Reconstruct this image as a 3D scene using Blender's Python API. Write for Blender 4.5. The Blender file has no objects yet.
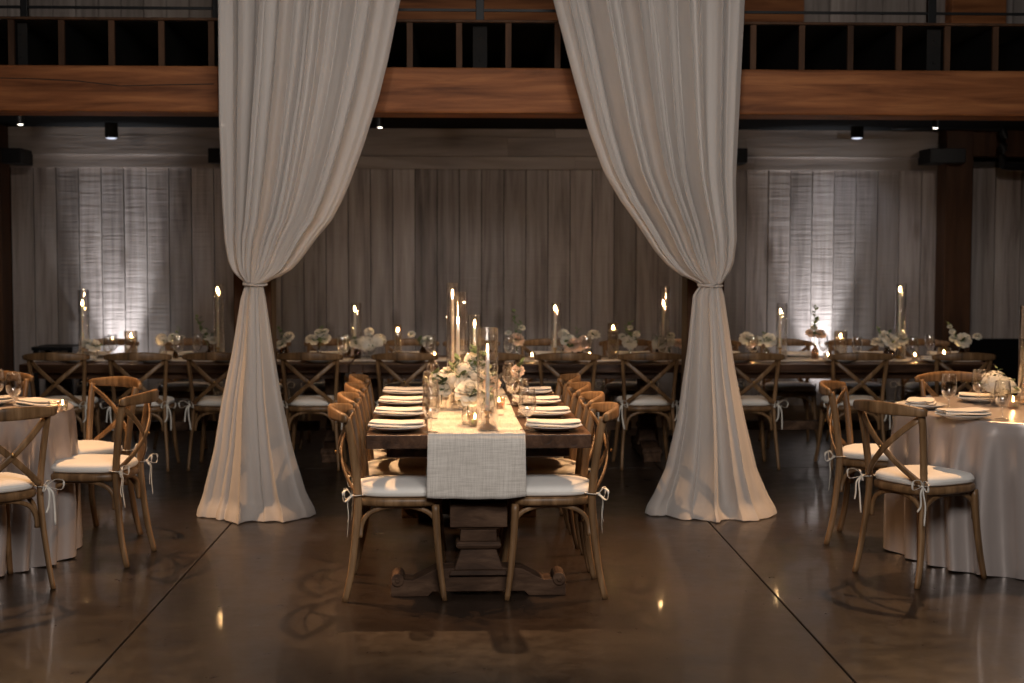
import bpy, math, random
import numpy as np
from mathutils import Vector, Matrix, Euler
PI = math.pi
R_ = math.radians
rnd = random.Random(7)
sc = bpy.context.scene
COL = sc.collection

# ------------------------------------------------------------------ camera
CAM_H, F_PX = 1.53, 1422.2
PITCH, YAW, ROLL = 3.28, 1.70, 0.12
cd = bpy.data.cameras.new('camera'); cam = bpy.data.objects.new('camera', cd); COL.objects.link(cam)
cd.lens = 50; cd.sensor_width = 36; cd.clip_end = 60
cam.location = (0, 0, CAM_H)
CM = (Matrix.Rotation(R_(-YAW), 3, 'Z') @ Matrix.Rotation(R_(90 - PITCH), 3, 'X') @ Matrix.Rotation(R_(ROLL), 3, 'Z'))
cam.rotation_euler = CM.to_euler()
cd.dof.use_dof = True; cd.dof.focus_distance = 6.6; cd.dof.aperture_fstop = 2.6
sc.camera = cam

def ray(px, py):
    return CM @ Vector(((px - 512) / F_PX, -(py - 341.5) / F_PX, -1))
def at(px, py, Y):
    d = ray(px, py); t = Y / d.y
    return Vector((d.x * t, Y, CAM_H + d.z * t))
def atz(px, py, z):
    d = ray(px, py); t = (z - CAM_H) / d.z
    return Vector((d.x * t, d.y * t, z))
def X_at(px, Y, py=350):
    return at(px, py, Y).x

# ------------------------------------------------------------------ mesh helpers
class MB:
    def __init__(s): s.v = []; s.f = []; s.c = None
    def add(s, vs, fs):
        o = len(s.v); s.v += [tuple(p) for p in vs]; s.f += [tuple(i + o for i in q) for q in fs]; return s
    def box(s, x0, x1, y0, y1, z0, z1):
        vs = [(x, y, z) for z in (z0, z1) for y in (y0, y1) for x in (x0, x1)]
        return s.add(vs, [(0,2,3,1),(4,5,7,6),(0,1,5,4),(2,6,7,3),(0,4,6,2),(1,3,7,5)])
    def sweep(s, path, w, h, hint=(0,0,1), n=8, sc_=None, power=0.55, cap=True, closed=False):
        P = [Vector(p) for p in path]; m = len(P); rings = []
        for i, p in enumerate(P):
            a = P[(i-1) % m] if (closed or i > 0) else p
            b = P[(i+1) % m] if (closed or i < m-1) else p
            t = (b - a).normalized(); hv = Vector(hint[i] if isinstance(hint, list) else hint)
            nn = hv - hv.dot(t) * t
            if nn.length < 1e-4: nn = Vector((1,0,0)) - t.x * t
            nn.normalize(); bb = t.cross(nn)
            k = sc_[i] if sc_ else 1.0
            kw, kh = k if isinstance(k, tuple) else (k, k)
            ring = []
            for j in range(n):
                a_ = 2*PI*(j+.5)/n; c_, s_ = math.cos(a_), math.sin(a_)
                c2 = math.copysign(abs(c_)**power, c_); s2 = math.copysign(abs(s_)**power, s_)
                ring.append(p + bb*(w/2*kw*c2) + nn*(h/2*kh*s2))
            rings.append(ring)
        vs = [q for r in rings for q in r]; fs = []
        for i in range(m if closed else m-1):
            for j in range(n):
                i2 = (i+1) % m
                fs.append((i*n+j, i*n+(j+1) % n, i2*n+(j+1) % n, i2*n+j))
        if cap and not closed:
            fs.append(tuple(range(n))[::-1]); fs.append(tuple((m-1)*n+j for j in range(n)))
        return s.add(vs, fs)
    def tube(s, path, r, n=8, sc_=None, hint=(0,0,1)): return s.sweep(path, 2*r, 2*r, hint, n, sc_, 1.0)
    def lathe(s, prof, n=24, c=(0,0,0), sx=1, sy=1):
        vs = []; fs = []; m = len(prof)
        for r, z in prof:
            for j in range(n):
                a = 2*PI*j/n; vs.append((c[0]+r*math.cos(a)*sx, c[1]+r*math.sin(a)*sy, c[2]+z))
        for i in range(m-1):
            for j in range(n): fs.append((i*n+j, i*n+(j+1) % n, (i+1)*n+(j+1) % n, (i+1)*n+j))
        if prof[0][0] > 1e-6: fs.append(tuple(range(n))[::-1])
        if prof[-1][0] > 1e-6: fs.append(tuple((m-1)*n+j for j in range(n)))
        return s.add(vs, fs)
    def lathe_open(s, prof, n=24, c=(0,0,0)):
        k = len(s.f); s.lathe(prof, n, c)
        s.f = [q for q in s.f if len(q) <= 4]
        return s
    def grid(s, fn, nu, nv, closed_u=False):
        vs = [fn(i/(nu if closed_u else nu-1), j/(nv-1)) for j in range(nv) for i in range(nu)]; fs = []
        for j in range(nv-1):
            for i in range(nu if closed_u else nu-1):
                i2 = (i+1) % nu; fs.append((j*nu+i, j*nu+i2, (j+1)*nu+i2, (j+1)*nu+i))
        return s.add(vs, fs)
    def prism(s, pts, y0, y1):            # outline in XZ, extruded along Y
        n = len(pts); vs = [(x, y0, z) for x, z in pts] + [(x, y1, z) for x, z in pts]
        fs = [tuple(range(n)), tuple(range(2*n-1, n-1, -1))] + [(i, i+n, (i+1) % n + n, (i+1) % n) for i in range(n)]
        return s.add(vs, fs)
    def ell(s, c, r, n=10, m=6):
        rx, ry, rz = r if isinstance(r, tuple) else (r, r, r)
        vs = []; fs = []
        for i in range(m+1):
            ph = PI*i/m
            for j in range(n):
                a = 2*PI*j/n; vs.append((c[0]+rx*math.sin(ph)*math.cos(a), c[1]+ry*math.sin(ph)*math.sin(a), c[2]-rz*math.cos(ph)))
        for i in range(m):
            for j in range(n): fs.append((i*n+j, i*n+(j+1) % n, (i+1)*n+(j+1) % n, (i+1)*n+j))
        return s.add(vs, fs)
    def build(s, name, mat, parent=None, smooth=False, bevel=0, sub=0, solid=0, loc=None):
        me = bpy.data.meshes.new(name); me.from_pydata(s.v, [], s.f); me.validate(); me.update()
        if mat: me.materials.append(mat)
        if smooth: me.polygons.foreach_set('use_smooth', [True]*len(me.polygons))
        o = bpy.data.objects.new(name, me); COL.objects.link(o)
        if parent: o.parent = parent
        if loc is not None: o.location = loc
        if solid: m = o.modifiers.new('s', 'SOLIDIFY'); m.thickness = solid; m.offset = 0
        if bevel: m = o.modifiers.new('b', 'BEVEL'); m.width = bevel; m.segments = 2; m.limit_method = 'ANGLE'
        if sub: m = o.modifiers.new('u', 'SUBSURF'); m.levels = sub; m.render_levels = sub
        return o
def colorize(o, vals, per):               # a number per board for the wood grain to differ from board to board
    a = o.data.color_attributes.new('tone', 'FLOAT_COLOR', 'CORNER')
    d = []
    for p in o.data.polygons:
        v = vals[(p.index // per) % len(vals)]
        d += [v, v, v, 1] * p.loop_total
    a.data.foreach_set('color', d)
def spline(keys, n=10):                   # Catmull-Rom through keys
    K = [Vector(k) for k in keys]; out = []
    for i in range(len(K)-1):
        p0 = K[i-1] if i else K[0]*2-K[1]; p1, p2 = K[i], K[i+1]
        p3 = K[i+2] if i+2 < len(K) else K[-1]*2-K[-2]
        for j in range(n):
            t = j/n
            out.append(.5*((2*p1)+(p2-p0)*t+(2*p0-5*p1+4*p2-p3)*t*t+(3*p1-p0-3*p2+p3)*t**3))
    out.append(K[-1]); return out

def tag(o, label=None, cat=None, group=None, kind=None):
    if label: o['label'] = label
    if cat: o['category'] = cat
    if group: o['group'] = group
    if kind: o['kind'] = kind
    return o
def thing(name, label, cat, loc=(0,0,0), rz=0, group=None):
    o = bpy.data.objects.new(name, None); COL.objects.link(o); o.empty_display_size = .1
    o.location = loc; o.rotation_euler = (0, 0, rz); return tag(o, label, cat, group)
def dup(root, loc, rz, label, group=None, s=1.0):
    r = root.copy(); COL.objects.link(r); r.location = loc; r.rotation_euler = (0, 0, rz); r.scale = (s, s, s); r['label'] = label
    if group: r['group'] = group
    for ch in list(root.children):
        c = ch.copy(); COL.objects.link(c); c.parent = r
        for g in ch.children:
            d = g.copy(); COL.objects.link(d); d.parent = c
    return r
class Maker:                              # the first copy moves the original, later ones duplicate it
    def __init__(s, root): s.root = root; s.used = False
    def put(s, loc, rz, label, group=None, sc_=1.0):
        if not s.used:
            s.used = True; r = s.root; r.location = loc; r.rotation_euler = (0, 0, rz); r.scale = (sc_,)*3; r['label'] = label
            if group: r['group'] = group
            return r
        return dup(s.root, loc, rz, label, group, sc_)

# ------------------------------------------------------------------ materials
def mat(name):
    m = bpy.data.materials.new(name); m.use_nodes = True; nt = m.node_tree
    return m, nt, nt.nodes['Principled BSDF'], nt.nodes['Material Output']
def N(nt, typ, **kw):
    n = nt.nodes.new('ShaderNode' + typ)
    for k, v in kw.items():
        if k in n.inputs: n.inputs[k].default_value = v
        else: setattr(n, k, v)
    return n
def ramp(nt, stops):
    r = nt.nodes.new('ShaderNodeValToRGB'); e = r.color_ramp.elements
    while len(e) < len(stops): e.new(.5)
    for q, (p, c) in zip(e, stops): q.position = p; q.color = (c[0], c[1], c[2], 1)
    return r
def plain(name, col, rough=.5, metal=0, spec=.5):
    m, nt, b, o = mat(name); b.inputs['Base Color'].default_value = (*col, 1)
    tc = N(nt, 'TexCoord'); no = N(nt, 'TexNoise', Scale=30.0, Detail=3.0); nt.links.new(tc.outputs['Object'], no.inputs['Vector'])
    mx = N(nt, 'MixRGB', blend_type='MULTIPLY', Fac=.25); mx.inputs[1].default_value = (*col, 1)
    nt.links.new(no.outputs['Fac'], mx.inputs[2]); nt.links.new(mx.outputs[0], b.inputs['Base Color'])
    b.inputs['Roughness'].default_value = rough; b.inputs['Metallic'].default_value = metal; b.inputs['Specular IOR Level'].default_value = spec
    return m
def wood(name, c0, c1, c2, stretch=(30, 30, 2.5), rough=.45, bump=.15, tone=0, knots=0, saw=0, spec=.4):
    m, nt, b, o = mat(name); L = nt.links.new
    tc = N(nt, 'TexCoord'); mp = N(nt, 'Mapping'); mp.inputs['Scale'].default_value = stretch
    L(tc.outputs['Object'], mp.inputs['Vector'])
    vec = mp.outputs[0]
    if tone:
        at_ = N(nt, 'Attribute', attribute_name='tone'); ad = N(nt, 'VectorMath', operation='MULTIPLY_ADD')
        L(at_.outputs['Vector'], ad.inputs[0]); ad.inputs[1].default_value = (17, 9, 5); L(mp.outputs[0], ad.inputs[2]); vec = ad.outputs[0]
    n1 = N(nt, 'TexNoise', Scale=1.0, Detail=6.0, Roughness=.6, Distortion=.6); L(vec, n1.inputs['Vector'])
    n2 = N(nt, 'TexNoise', Scale=.25, Detail=3.0, Distortion=1.5); L(vec, n2.inputs['Vector'])
    mx = N(nt, 'Math', operation='MULTIPLY_ADD'); mx.inputs[1].default_value = .55
    L(n1.outputs['Fac'], mx.inputs[0]); s2 = N(nt, 'Math', operation='MULTIPLY'); s2.inputs[1].default_value = .45
    L(n2.outputs['Fac'], s2.inputs[0]); L(s2.outputs[0], mx.inputs[2])
    rp = ramp(nt, [(.34, c0), (.5, c1), (.66, c2)]); L(mx.outputs[0], rp.inputs[0]); col = rp.outputs[0]
    if tone:
        mm = N(nt, 'MixRGB', blend_type='MULTIPLY', Fac=tone); L(col, mm.inputs[1]); L(at_.outputs['Color'], mm.inputs[2]); col = mm.outputs[0]
    if knots:
        vo = N(nt, 'TexVoronoi', Scale=1.0); mp2 = N(nt, 'Mapping'); mp2.inputs['Scale'].default_value = knots
        L(tc.outputs['Object'], mp2.inputs['Vector']); L(mp2.outputs[0], vo.inputs['Vector'])
        kr = ramp(nt, [(.0, (.25,.2,.17)), (.10, (.45,.4,.36)), (.17, (1,1,1))]); L(vo.outputs['Distance'], kr.inputs[0])
        mk = N(nt, 'MixRGB', blend_type='MULTIPLY', Fac=.9); L(col, mk.inputs[1]); L(kr.outputs[0], mk.inputs[2]); col = mk.outputs[0]
    L(col, b.inputs['Base Color']); b.inputs['Roughness'].default_value = rough; b.inputs['Specular IOR Level'].default_value = spec
    bp = N(nt, 'Bump', Strength=bump, Distance=.01); L(n1.outputs['Fac'], bp.inputs['Height'])
    if saw:
        ms = N(nt, 'Mapping'); ms.inputs['Scale'].default_value = (1.2, 1, 26); L(tc.outputs['Object'], ms.inputs['Vector'])
        av = N(nt, 'VectorMath', operation='MULTIPLY_ADD'); L(at_.outputs['Vector'], av.inputs[0]); av.inputs[1].default_value = (11, 3, 61); L(ms.outputs[0], av.inputs[2])
        ns = N(nt, 'TexNoise', Scale=1.0, Detail=3.0, Roughness=.7); L(av.outputs[0], ns.inputs['Vector'])
        b2 = N(nt, 'Bump', Strength=saw, Distance=.012); L(ns.outputs['Fac'], b2.inputs['Height']); L(bp.outputs[0], b2.inputs['Normal']); bp = b2
    L(bp.outputs[0], b.inputs['Normal'])
    return m
def cloth(name, c, rough=.8, sheen=.3, scale=400, bump=.1, var=.85, trans=0):
    m, nt, b, o = mat(name); L = nt.links.new
    tc = N(nt, 'TexCoord'); no = N(nt, 'TexNoise', Scale=8.0, Detail=4.0); L(tc.outputs['Object'], no.inputs['Vector'])
    rp = ramp(nt, [(.3, tuple(x*var for x in c)), (.7, c)]); L(no.outputs['Fac'], rp.inputs[0]); L(rp.outputs[0], b.inputs['Base Color'])
    nf = N(nt, 'TexNoise', Scale=float(scale), Detail=1.0); L(tc.outputs['Object'], nf.inputs['Vector'])
    bp = N(nt, 'Bump', Strength=bump, Distance=.002); L(nf.outputs['Fac'], bp.inputs['Height']); L(bp.outputs[0], b.inputs['Normal'])
    b.inputs['Roughness'].default_value = rough; b.inputs['Sheen Weight'].default_value = sheen
    return m
def emit(name, c, s):
    m, nt, b, o = mat(name); e = N(nt, 'Emission', Strength=s); e.inputs[0].default_value = (*c, 1)
    nt.links.new(e.outputs[0], o.inputs[0]); return m
def thin_glass(name, tint=(1,1,1), refl=.95, rough=.03, base=.075):
    m, nt, b, o = mat(name); L = nt.links.new
    tr = N(nt, 'BsdfTransparent'); tr.inputs[0].default_value = (*tint, 1)
    gl = N(nt, 'BsdfGlossy', Roughness=rough); gl.inputs[0].default_value = (1, 1, 1, 1)
    lw = N(nt, 'LayerWeight', Blend=.35); mr = N(nt, 'MapRange'); mr.inputs[3].default_value = base; mr.inputs[4].default_value = refl
    L(lw.outputs['Facing'], mr.inputs[0])
    pw = N(nt, 'Math', operation='POWER'); pw.inputs[1].default_value = 1.35; L(mr.outputs[0], pw.inputs[0])
    mx = N(nt, 'MixShader'); L(pw.outputs[0], mx.inputs[0]); L(tr.outputs[0], mx.inputs[1]); L(gl.outputs[0], mx.inputs[2]); L(mx.outputs[0], o.inputs[0])
    return m

M = {}
M['chair'] = wood('chair_oak', (.075,.041,.019), (.18,.098,.043), (.31,.185,.092), (30,30,3), .42, .12)
M['table'] = wood('table_walnut', (.022,.010,.005), (.065,.030,.015), (.12,.06,.032), (26,3,26), .42, .3, spec=.3)
M['tablex'] = wood('table_walnut_long', (.045,.02,.009), (.12,.055,.026), (.20,.10,.05), (1.6,12,12), .36, .25)
M['pedestal'] = wood('pedestal_wood', (.022,.011,.006), (.062,.033,.019), (.13,.075,.045), (5,22,22), .7, .4, spec=.2)
M['beam'] = wood('beam_fir', (.095,.032,.011), (.22,.080,.028), (.37,.15,.055), (1.5,16,20), .6, .4, spec=.2)
M['joist'] = wood('joist_fir', (.035,.017,.009), (.07,.035,.018), (.11,.055,.03), (12,12,2), .7, .2, spec=.2)
M['post'] = wood('post_fir', (.025,.011,.005), (.058,.026,.012), (.095,.044,.02), (9,9,1.1), .6, .3, spec=.2)
M['board'] = wood('wall_whitewash', (.19,.158,.145), (.36,.31,.285), (.46,.41,.38), (22,22,1.3), .6, .35, tone=.9, knots=(2.3,0,.9), saw=.55, spec=.25)
M['boardh'] = wood('trim_whitewash', (.20,.165,.145), (.34,.29,.26), (.42,.37,.335), (.8,9,9), .6, .35, tone=.9, saw=.2, spec=.25)
M['basebd'] = wood('baseboard_brown', (.10,.06,.035), (.17,.11,.07), (.22,.15,.10), (1,9,9), .6, .2)
M['black'] = plain('black_steel', (.006,.006,.0065), .5, 0, .25)
M['dark'] = plain('black_paint_shade', (.004,.004,.0042), .9, 0, .1)  # painted joists, and shade put in as black under the deck
M['straps'] = plain('grey_steel', (.02,.019,.018), .8, 0, .1)
M['brass'] = plain('aged_brass', (.55,.33,.12), .28, 1)
M['gold'] = plain('gold_flatware', (.75,.50,.22), .25, 1)
M['wax'] = cloth('white_wax', (.86,.80,.70), .45, 0, 50, .02, .95)
M['wax'].node_tree.nodes['Principled BSDF'].inputs['Subsurface Weight'].default_value = .6; M['wax'].node_tree.nodes['Principled BSDF'].inputs['Subsurface Radius'].default_value = (.03,.02,.012); M['wax'].node_tree.nodes['Principled BSDF'].inputs['Subsurface Scale'].default_value = .6
M['wick'] = plain('burnt_wick', (.02,.015,.01), .9)
M['porcelain'] = plain('white_porcelain', (.78,.76,.73), .18)
M['napkin'] = cloth('linen_napkin', (.84,.78,.70), .85, .2, 500, .2, .9)
M['cushion'] = cloth('ivory_cushion', (.88,.84,.78), .75, .25, 350, .2, .93)
M['ribbon'] = cloth('ivory_ribbon', (.82,.78,.70), .6, .2, 300, .05)
M['satin'] = cloth('satin_cloth', (.56,.485,.45), .30, 0, 120, .03, .93); M['satin'].node_tree.nodes['Principled BSDF'].inputs['Metallic'].default_value = .45
M['glass'] = thin_glass('clear_glass')
M['goblet'] = thin_glass('goblet_glass', (1,1,1), .95, .04, .17)
M['smoke'] = thin_glass('smoked_glass', (.95,.90,.84), .85, .03, .12)
M['water'] = thin_glass('water', (.93,.95,.96), .6, .01, .05)
M['flame'] = emit('candle_flame', (1, .60, .25), 420)
M['lens'] = emit('lamp_lens', (1, .93, .80), 6)
M['cans'] = emit('can_lens', (.78, .82, 1), .9)
M['petal_w'] = cloth('white_petals', (.86,.80,.68), .6, .2, 60, .05, .85)
M['petal_p'] = cloth('peach_petals', (.84,.60,.44), .6, .2, 60, .05, .85)
M['leaf'] = cloth('green_leaves', (.17,.25,.10), .5, 0, 60, .05, .5)
M['stem'] = plain('green_stems', (.08,.12,.05), .6)
M['amber'] = thin_glass('amber_vase', (.62,.50,.38), .8, .03, .10)

# satin: broad anisotropic-looking sheen from plain specular
M['satin'].node_tree.nodes['Principled BSDF'].inputs['Specular IOR Level'].default_value = .8

# sheer drape
m, nt, b, o = mat('sheer_voile'); L = nt.links.new
tc = N(nt, 'TexCoord'); mp = N(nt, 'Mapping'); mp.inputs['Scale'].default_value = (22, 22, .7); L(tc.outputs['Object'], mp.inputs['Vector'])
no = N(nt, 'TexNoise', Scale=1.0, Detail=5.0, Roughness=.65); L(mp.outputs[0], no.inputs['Vector'])
rp = ramp(nt, [(.3, (.66,.61,.57)), (.7, (.73,.68,.64))]); L(no.outputs['Fac'], rp.inputs[0]); L(rp.outputs[0], b.inputs['Base Color'])
b.inputs['Roughness'].default_value = .8; b.inputs['Sheen Weight'].default_value = .3
bp = N(nt, 'Bump', Strength=.08, Distance=.01); L(no.outputs['Fac'], bp.inputs['Height']); L(bp.outputs[0], b.inputs['Normal'])
tl = N(nt, 'BsdfTranslucent'); L(rp.outputs[0], tl.inputs[0]); m1 = N(nt, 'MixShader', Fac=.22); L(b.outputs[0], m1.inputs[1]); L(tl.outputs[0], m1.inputs[2])
tp = N(nt, 'BsdfTransparent'); m2 = N(nt, 'MixShader', Fac=.30)
lw = N(nt, 'LayerWeight', Blend=.5); mr = N(nt, 'MapRange'); mr.inputs[3].default_value = .22; mr.inputs[4].default_value = .02
L(lw.outputs['Facing'], mr.inputs[0]); L(mr.outputs[0], m2.inputs[0])
L(m1.outputs[0], m2.inputs[1]); L(tp.outputs[0], m2.inputs[2]); L(m2.outputs[0], o.inputs[0]); M['voile'] = m

# slubbed linen
m, nt, b, o = mat('slub_linen'); L = nt.links.new
tc = N(nt, 'TexCoord'); hs = []
for scl in ((9, 9, 260), (240, 9, 9)):
    mp = N(nt, 'Mapping'); mp.inputs['Scale'].default_value = scl; L(tc.outputs['Object'], mp.inputs['Vector'])
    no = N(nt, 'TexNoise', Scale=1.0, Detail=3.0, Roughness=.7); L(mp.outputs[0], no.inputs['Vector']); hs.append(no)
mx = N(nt, 'Math', operation='ADD'); L(hs[0].outputs['Fac'], mx.inputs[0]); L(hs[1].outputs['Fac'], mx.inputs[1])
rp = ramp(nt, [(.40, (.52,.475,.42)), (.5, (.64,.59,.53)), (.62, (.74,.69,.625))])
hf = N(nt, 'Math', operation='MULTIPLY'); hf.inputs[1].default_value = .5; L(mx.outputs[0], hf.inputs[0]); L(hf.outputs[0], rp.inputs[0]); L(rp.outputs[0], b.inputs['Base Color'])
bp = N(nt, 'Bump', Strength=.5, Distance=.002); L(mx.outputs[0], bp.inputs['Height']); L(bp.outputs[0], b.inputs['Normal'])
b.inputs['Roughness'].default_value = .85; M['linen'] = m

# polished brown concrete
m, nt, b, o = mat('polished_concrete'); L = nt.links.new
tc = N(nt, 'TexCoord')
n1 = N(nt, 'TexNoise', Scale=1.1, Detail=8.0, Roughness=.62, Distortion=.4); L(tc.outputs['Object'], n1.inputs['Vector'])
n2 = N(nt, 'TexNoise', Scale=7.0, Detail=6.0, Roughness=.7); L(tc.outputs['Object'], n2.inputs['Vector'])
ad = N(nt, 'Math', operation='MULTIPLY_ADD'); ad.inputs[1].default_value = .35; L(n2.outputs['Fac'], ad.inputs[0])
s1 = N(nt, 'Math', operation='MULTIPLY'); s1.inputs[1].default_value = .65; L(n1.outputs['Fac'], s1.inputs[0]); L(s1.outputs[0], ad.inputs[2])
rp = ramp(nt, [(.36, (.0125,.008,.0056)), (.5, (.020,.0128,.0088)), (.66, (.033,.0215,.0148))]); L(ad.outputs[0], rp.inputs[0])
# faint hairline cracks
vo = N(nt, 'TexVoronoi', feature='DISTANCE_TO_EDGE', Scale=.55)
dn = N(nt, 'MixRGB', blend_type='ADD', Fac=.35); L(tc.outputs['Object'], dn.inputs[1]); L(n2.outputs['Color'], dn.inputs[2]); L(dn.outputs[0], vo.inputs['Vector'])
cr = ramp(nt, [(0, (.55,.55,.55)), (.006, (1,1,1))]); L(vo.outputs['Distance'], cr.inputs[0])
mk = N(nt, 'MixRGB', blend_type='MULTIPLY', Fac=.8); L(rp.outputs[0], mk.inputs[1]); L(cr.outputs[0], mk.inputs[2]); L(mk.outputs[0], b.inputs['Base Color'])
rr = ramp(nt, [(.3, (.26,.26,.26)), (.75, (.42,.42,.42))]); L(n2.outputs['Fac'], rr.inputs[0]); L(rr.outputs[0], b.inputs['Roughness'])
b.inputs['Specular IOR Level'].default_value = .4
bp = N(nt, 'Bump', Strength=.05, Distance=.01); L(n2.outputs['Fac'], bp.inputs['Height']); L(bp.outputs[0], b.inputs['Normal']); b.inputs['Coat Weight'].default_value = .16; b.inputs['Coat Roughness'].default_value = .06; M['floor'] = m

# ------------------------------------------------------------------ room
def struct(o): o['kind'] = 'structure'; return o
WY = 13.0          # back wall plane
BY = 8.85          # front of the mezzanine beam
JX = (-1.385, 1.40)
fl = MB(); xs = [-10, JX[0], JX[1], 4.2, 10]; ys = [-7, -1.2, 10.4, 13.3]; g = .004
for i in range(len(xs)-1):
    for j in range(len(ys)-1):
        fl.box(xs[i]+g, xs[i+1]-g, ys[j]+g, ys[j+1]-g, -.1, 0)
fl.box(-10, 10, -7, 13.3, -.12, -.012)
struct(fl.build('floor', M['floor'], bevel=.003))
def boards_v(x0, x1, z0, z1, y, seed, w=.2015, th=.03, start=None, name='wall_back', material='board', extra=None):
    r = random.Random(seed); mb = MB(); tones = []; x = start if start is not None else x0
    while x < x1 - .01:
        a, e = max(x, x0), min(x + w, x1)
        if e - a > .02:
            d = r.uniform(-.004, .004); mb.box(a+.0034, e-.0034, y-th+d, y, z0, z1); tones.append(r.uniform(.62, 1.0))
        x += w
    if extra: extra(mb, tones, r)
    o = mb.build(name, M[material]); colorize(o, tones, 6); return o
XL, XR = X_at(13, WY, 250), X_at(940, WY, 250)
def header(mb, tones, r):
    pass
w1 = struct(boards_v(XL, XR, 0, 2.36, WY, 3))
def hboards(name, x0, x1, z0, z1, y0, y1, rows, seed):
    r = random.Random(seed); mb = MB(); tones = []
    h = (z1 - z0)/rows
    for k in range(rows):
        x = x0
        while x < x1 - .01:
            e = min(x + r.uniform(1.6, 2.8), x1)
            if x1 - e < .5: e = x1
            mb.box(x+.001, e-.001, y0+r.uniform(-.003,.003), y1, z0+k*h+.001, z0+(k+1)*h-.001); tones.append(r.uniform(.75, 1.0)); x = e
    o = mb.build(name, M['boardh']); colorize(o, tones, 6); return struct(o)
hboards('trim_1', XL, XR, 2.35, 2.465, WY-.055, WY, 1, 5)
hboards('trim_2', XL, XR, 2.465, 2.80, WY-.085, WY, 2, 6)
# backing and the rest of the shell
struct(MB().box(-10, 10, WY+.001, WY+.15, 0, 6.6).build('wall_rear', M['dark']))
struct(MB().box(-10.1, -9.9, -7, WY+.15, 0, 6.6).build('wall_left', M['post']))
struct(MB().box(9.9, 10.1, -7, WY+.15, 0, 6.6).build('wall_right', M['post']))
struct(MB().box(-10, 10, -7.1, -6.9, 0, 6.6).build('wall_front', M['post']))
struct(MB().box(-10, 10, -7, WY+.15, 6.6, 6.7).build('ceiling', M['dark']))
struct(MB().box(XL, XR, WY-.052, WY-.03, 0, .20).build('baseboard_back', M['basebd']))
# right-hand panel beyond the dark post, with its own cap
PX0 = X_at(969, 12.9, 250)
struct(boards_v(PX0, 9.9, .82, 2.38, 12.93, 9, w=.235, name='wall_panel_right'))
struct(MB().box(PX0-.02, 9.9, 12.86, 12.95, 2.38, 2.43).build('trim_3', M['boardh']))
struct(MB().box(PX0-.02, 9.9, 12.80, 13.0, 0, .82).build('wall_plinth_right', M['dark']))
struct(MB().box(XR, 9.9, 12.80, 13.0, 2.47, 2.80).build('trim_4', M['post'], bevel=.01))
struct(boards_v(-9.9, XL-.28, .0, 2.38, 12.93, 10, w=.235, name='wall_panel_left'))
struct(MB().box(-9.9, XL-.28, 12.80, 13.0, 2.47, 2.80).build('trim_5', M['post'], bevel=.01))
# timber posts
def post(x, y, w, z1, label, z0=0):
    o = MB().box(x-w/2, x+w/2, y-w/2, y+w/2, z0, z1).build('post', M['post'], bevel=.008); struct(o); o['label'] = label; return o
post(X_at(255, 9.0, 330), 9.02, .235, 2.434, 'square dark timber post behind the left drape')
post(X_at(703, 9.0, 330), 9.02, .235, 2.434, 'square dark timber post behind the right drape')
post(X_at(955, 12.8, 250), 12.84, .25, 2.80, 'dark timber post at the right end of the boarded wall')
post(XL-.14, 12.84, .27, 2.80, 'dark timber post at the left end of the boarded wall')
# steel brackets by the posts
for px, w, nm in ((13, .17, 'black steel bracket at the left end of the wall'), (216, .12, 'black steel bracket left of the left drape'), (739, .13, 'black steel bracket right of the right drape'), (946, .32, 'black steel bracket across the right wall post')):
    c = at(px, 156, 12.66); o = MB().box(c.x-w/2, c.x+w/2, 12.6, 12.95, c.z-.065, c.z+.065).build('steel_bracket', M['black'], bevel=.004)
    tag(o, nm, 'bracket', 'steel brackets along the top of the wall')
# conduit at top right
c = at(1003, 145, 12.6)
o = MB().tube(spline([(c.x-1.0, 12.6, 2.72), (c.x-.12, 12.6, 2.72), (c.x, 12.6, 2.66), (c.x, 12.6, 2.42), (c.x+.1, 12.62, 2.37), (c.x+.8, 12.62, 2.37)], 5), .035, 8).build('conduit', M['black'], smooth=True)
tag(o, 'black bent pipe under the mezzanine at the far right', 'pipe')

# ---- mezzanine
BEZ0, BEZ1 = 2.434, 2.714
def beam_mesh():
    mb = MB(); mb.box(-9.9, 9.9, BY, BY+.3, BEZ0, BEZ1); return mb
bm_ = beam_mesh().build('mezzanine_beam', M['beam'], bevel=.012); struct(bm_)
# drying cracks, thin dark grooves cut as raised hairlines of shadow-coloured wood
cr = MB()
for pts in ([(0,78),(40,79),(78,81),(120,86),(160,85),(214,84)],):
    cr.sweep([at(a, b_, BY-.0006) for a, b_ in pts], .006, .003, (0,1,0), 6)
o = cr.build('drying_crack', M['wick'], bm_)
# joists run front to back on the beam
JZ1 = 2.990
jx = [10, 61, 112, 160, 210, 259, 309, 359, 408, 457, 507, 555, 604, 654, 704, 753, 804.6, 849, 898, 948, 997]
x0 = X_at(10, BY, 45); x1 = X_at(997, BY, 45); pitch = (x1-x0)/20
for k in range(-6, 27):
    x = x0 + k*pitch
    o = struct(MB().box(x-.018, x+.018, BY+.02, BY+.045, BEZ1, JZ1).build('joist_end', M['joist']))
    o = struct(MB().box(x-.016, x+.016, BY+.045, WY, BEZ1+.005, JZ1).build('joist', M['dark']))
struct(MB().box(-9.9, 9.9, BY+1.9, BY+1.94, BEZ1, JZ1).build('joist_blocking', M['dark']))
struct(MB().box(-9.9, 9.9, BY+.03, WY, JZ1-.006, JZ1-.001).build('deck_shade_sheet', M['dark']))  # added black sheet standing in for shade in the joist bays
struct(MB().box(-9.9, 9.9, BY+.0, WY, JZ1, JZ1+.016).build('mezzanine_deck', M['joist'], bevel=.003))
struct(MB().box(-9.9, 9.9, BY+1.3, WY, BEZ1-.004, BEZ1+.02).build('ceiling_under_mezzanine', M['dark']))
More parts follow.
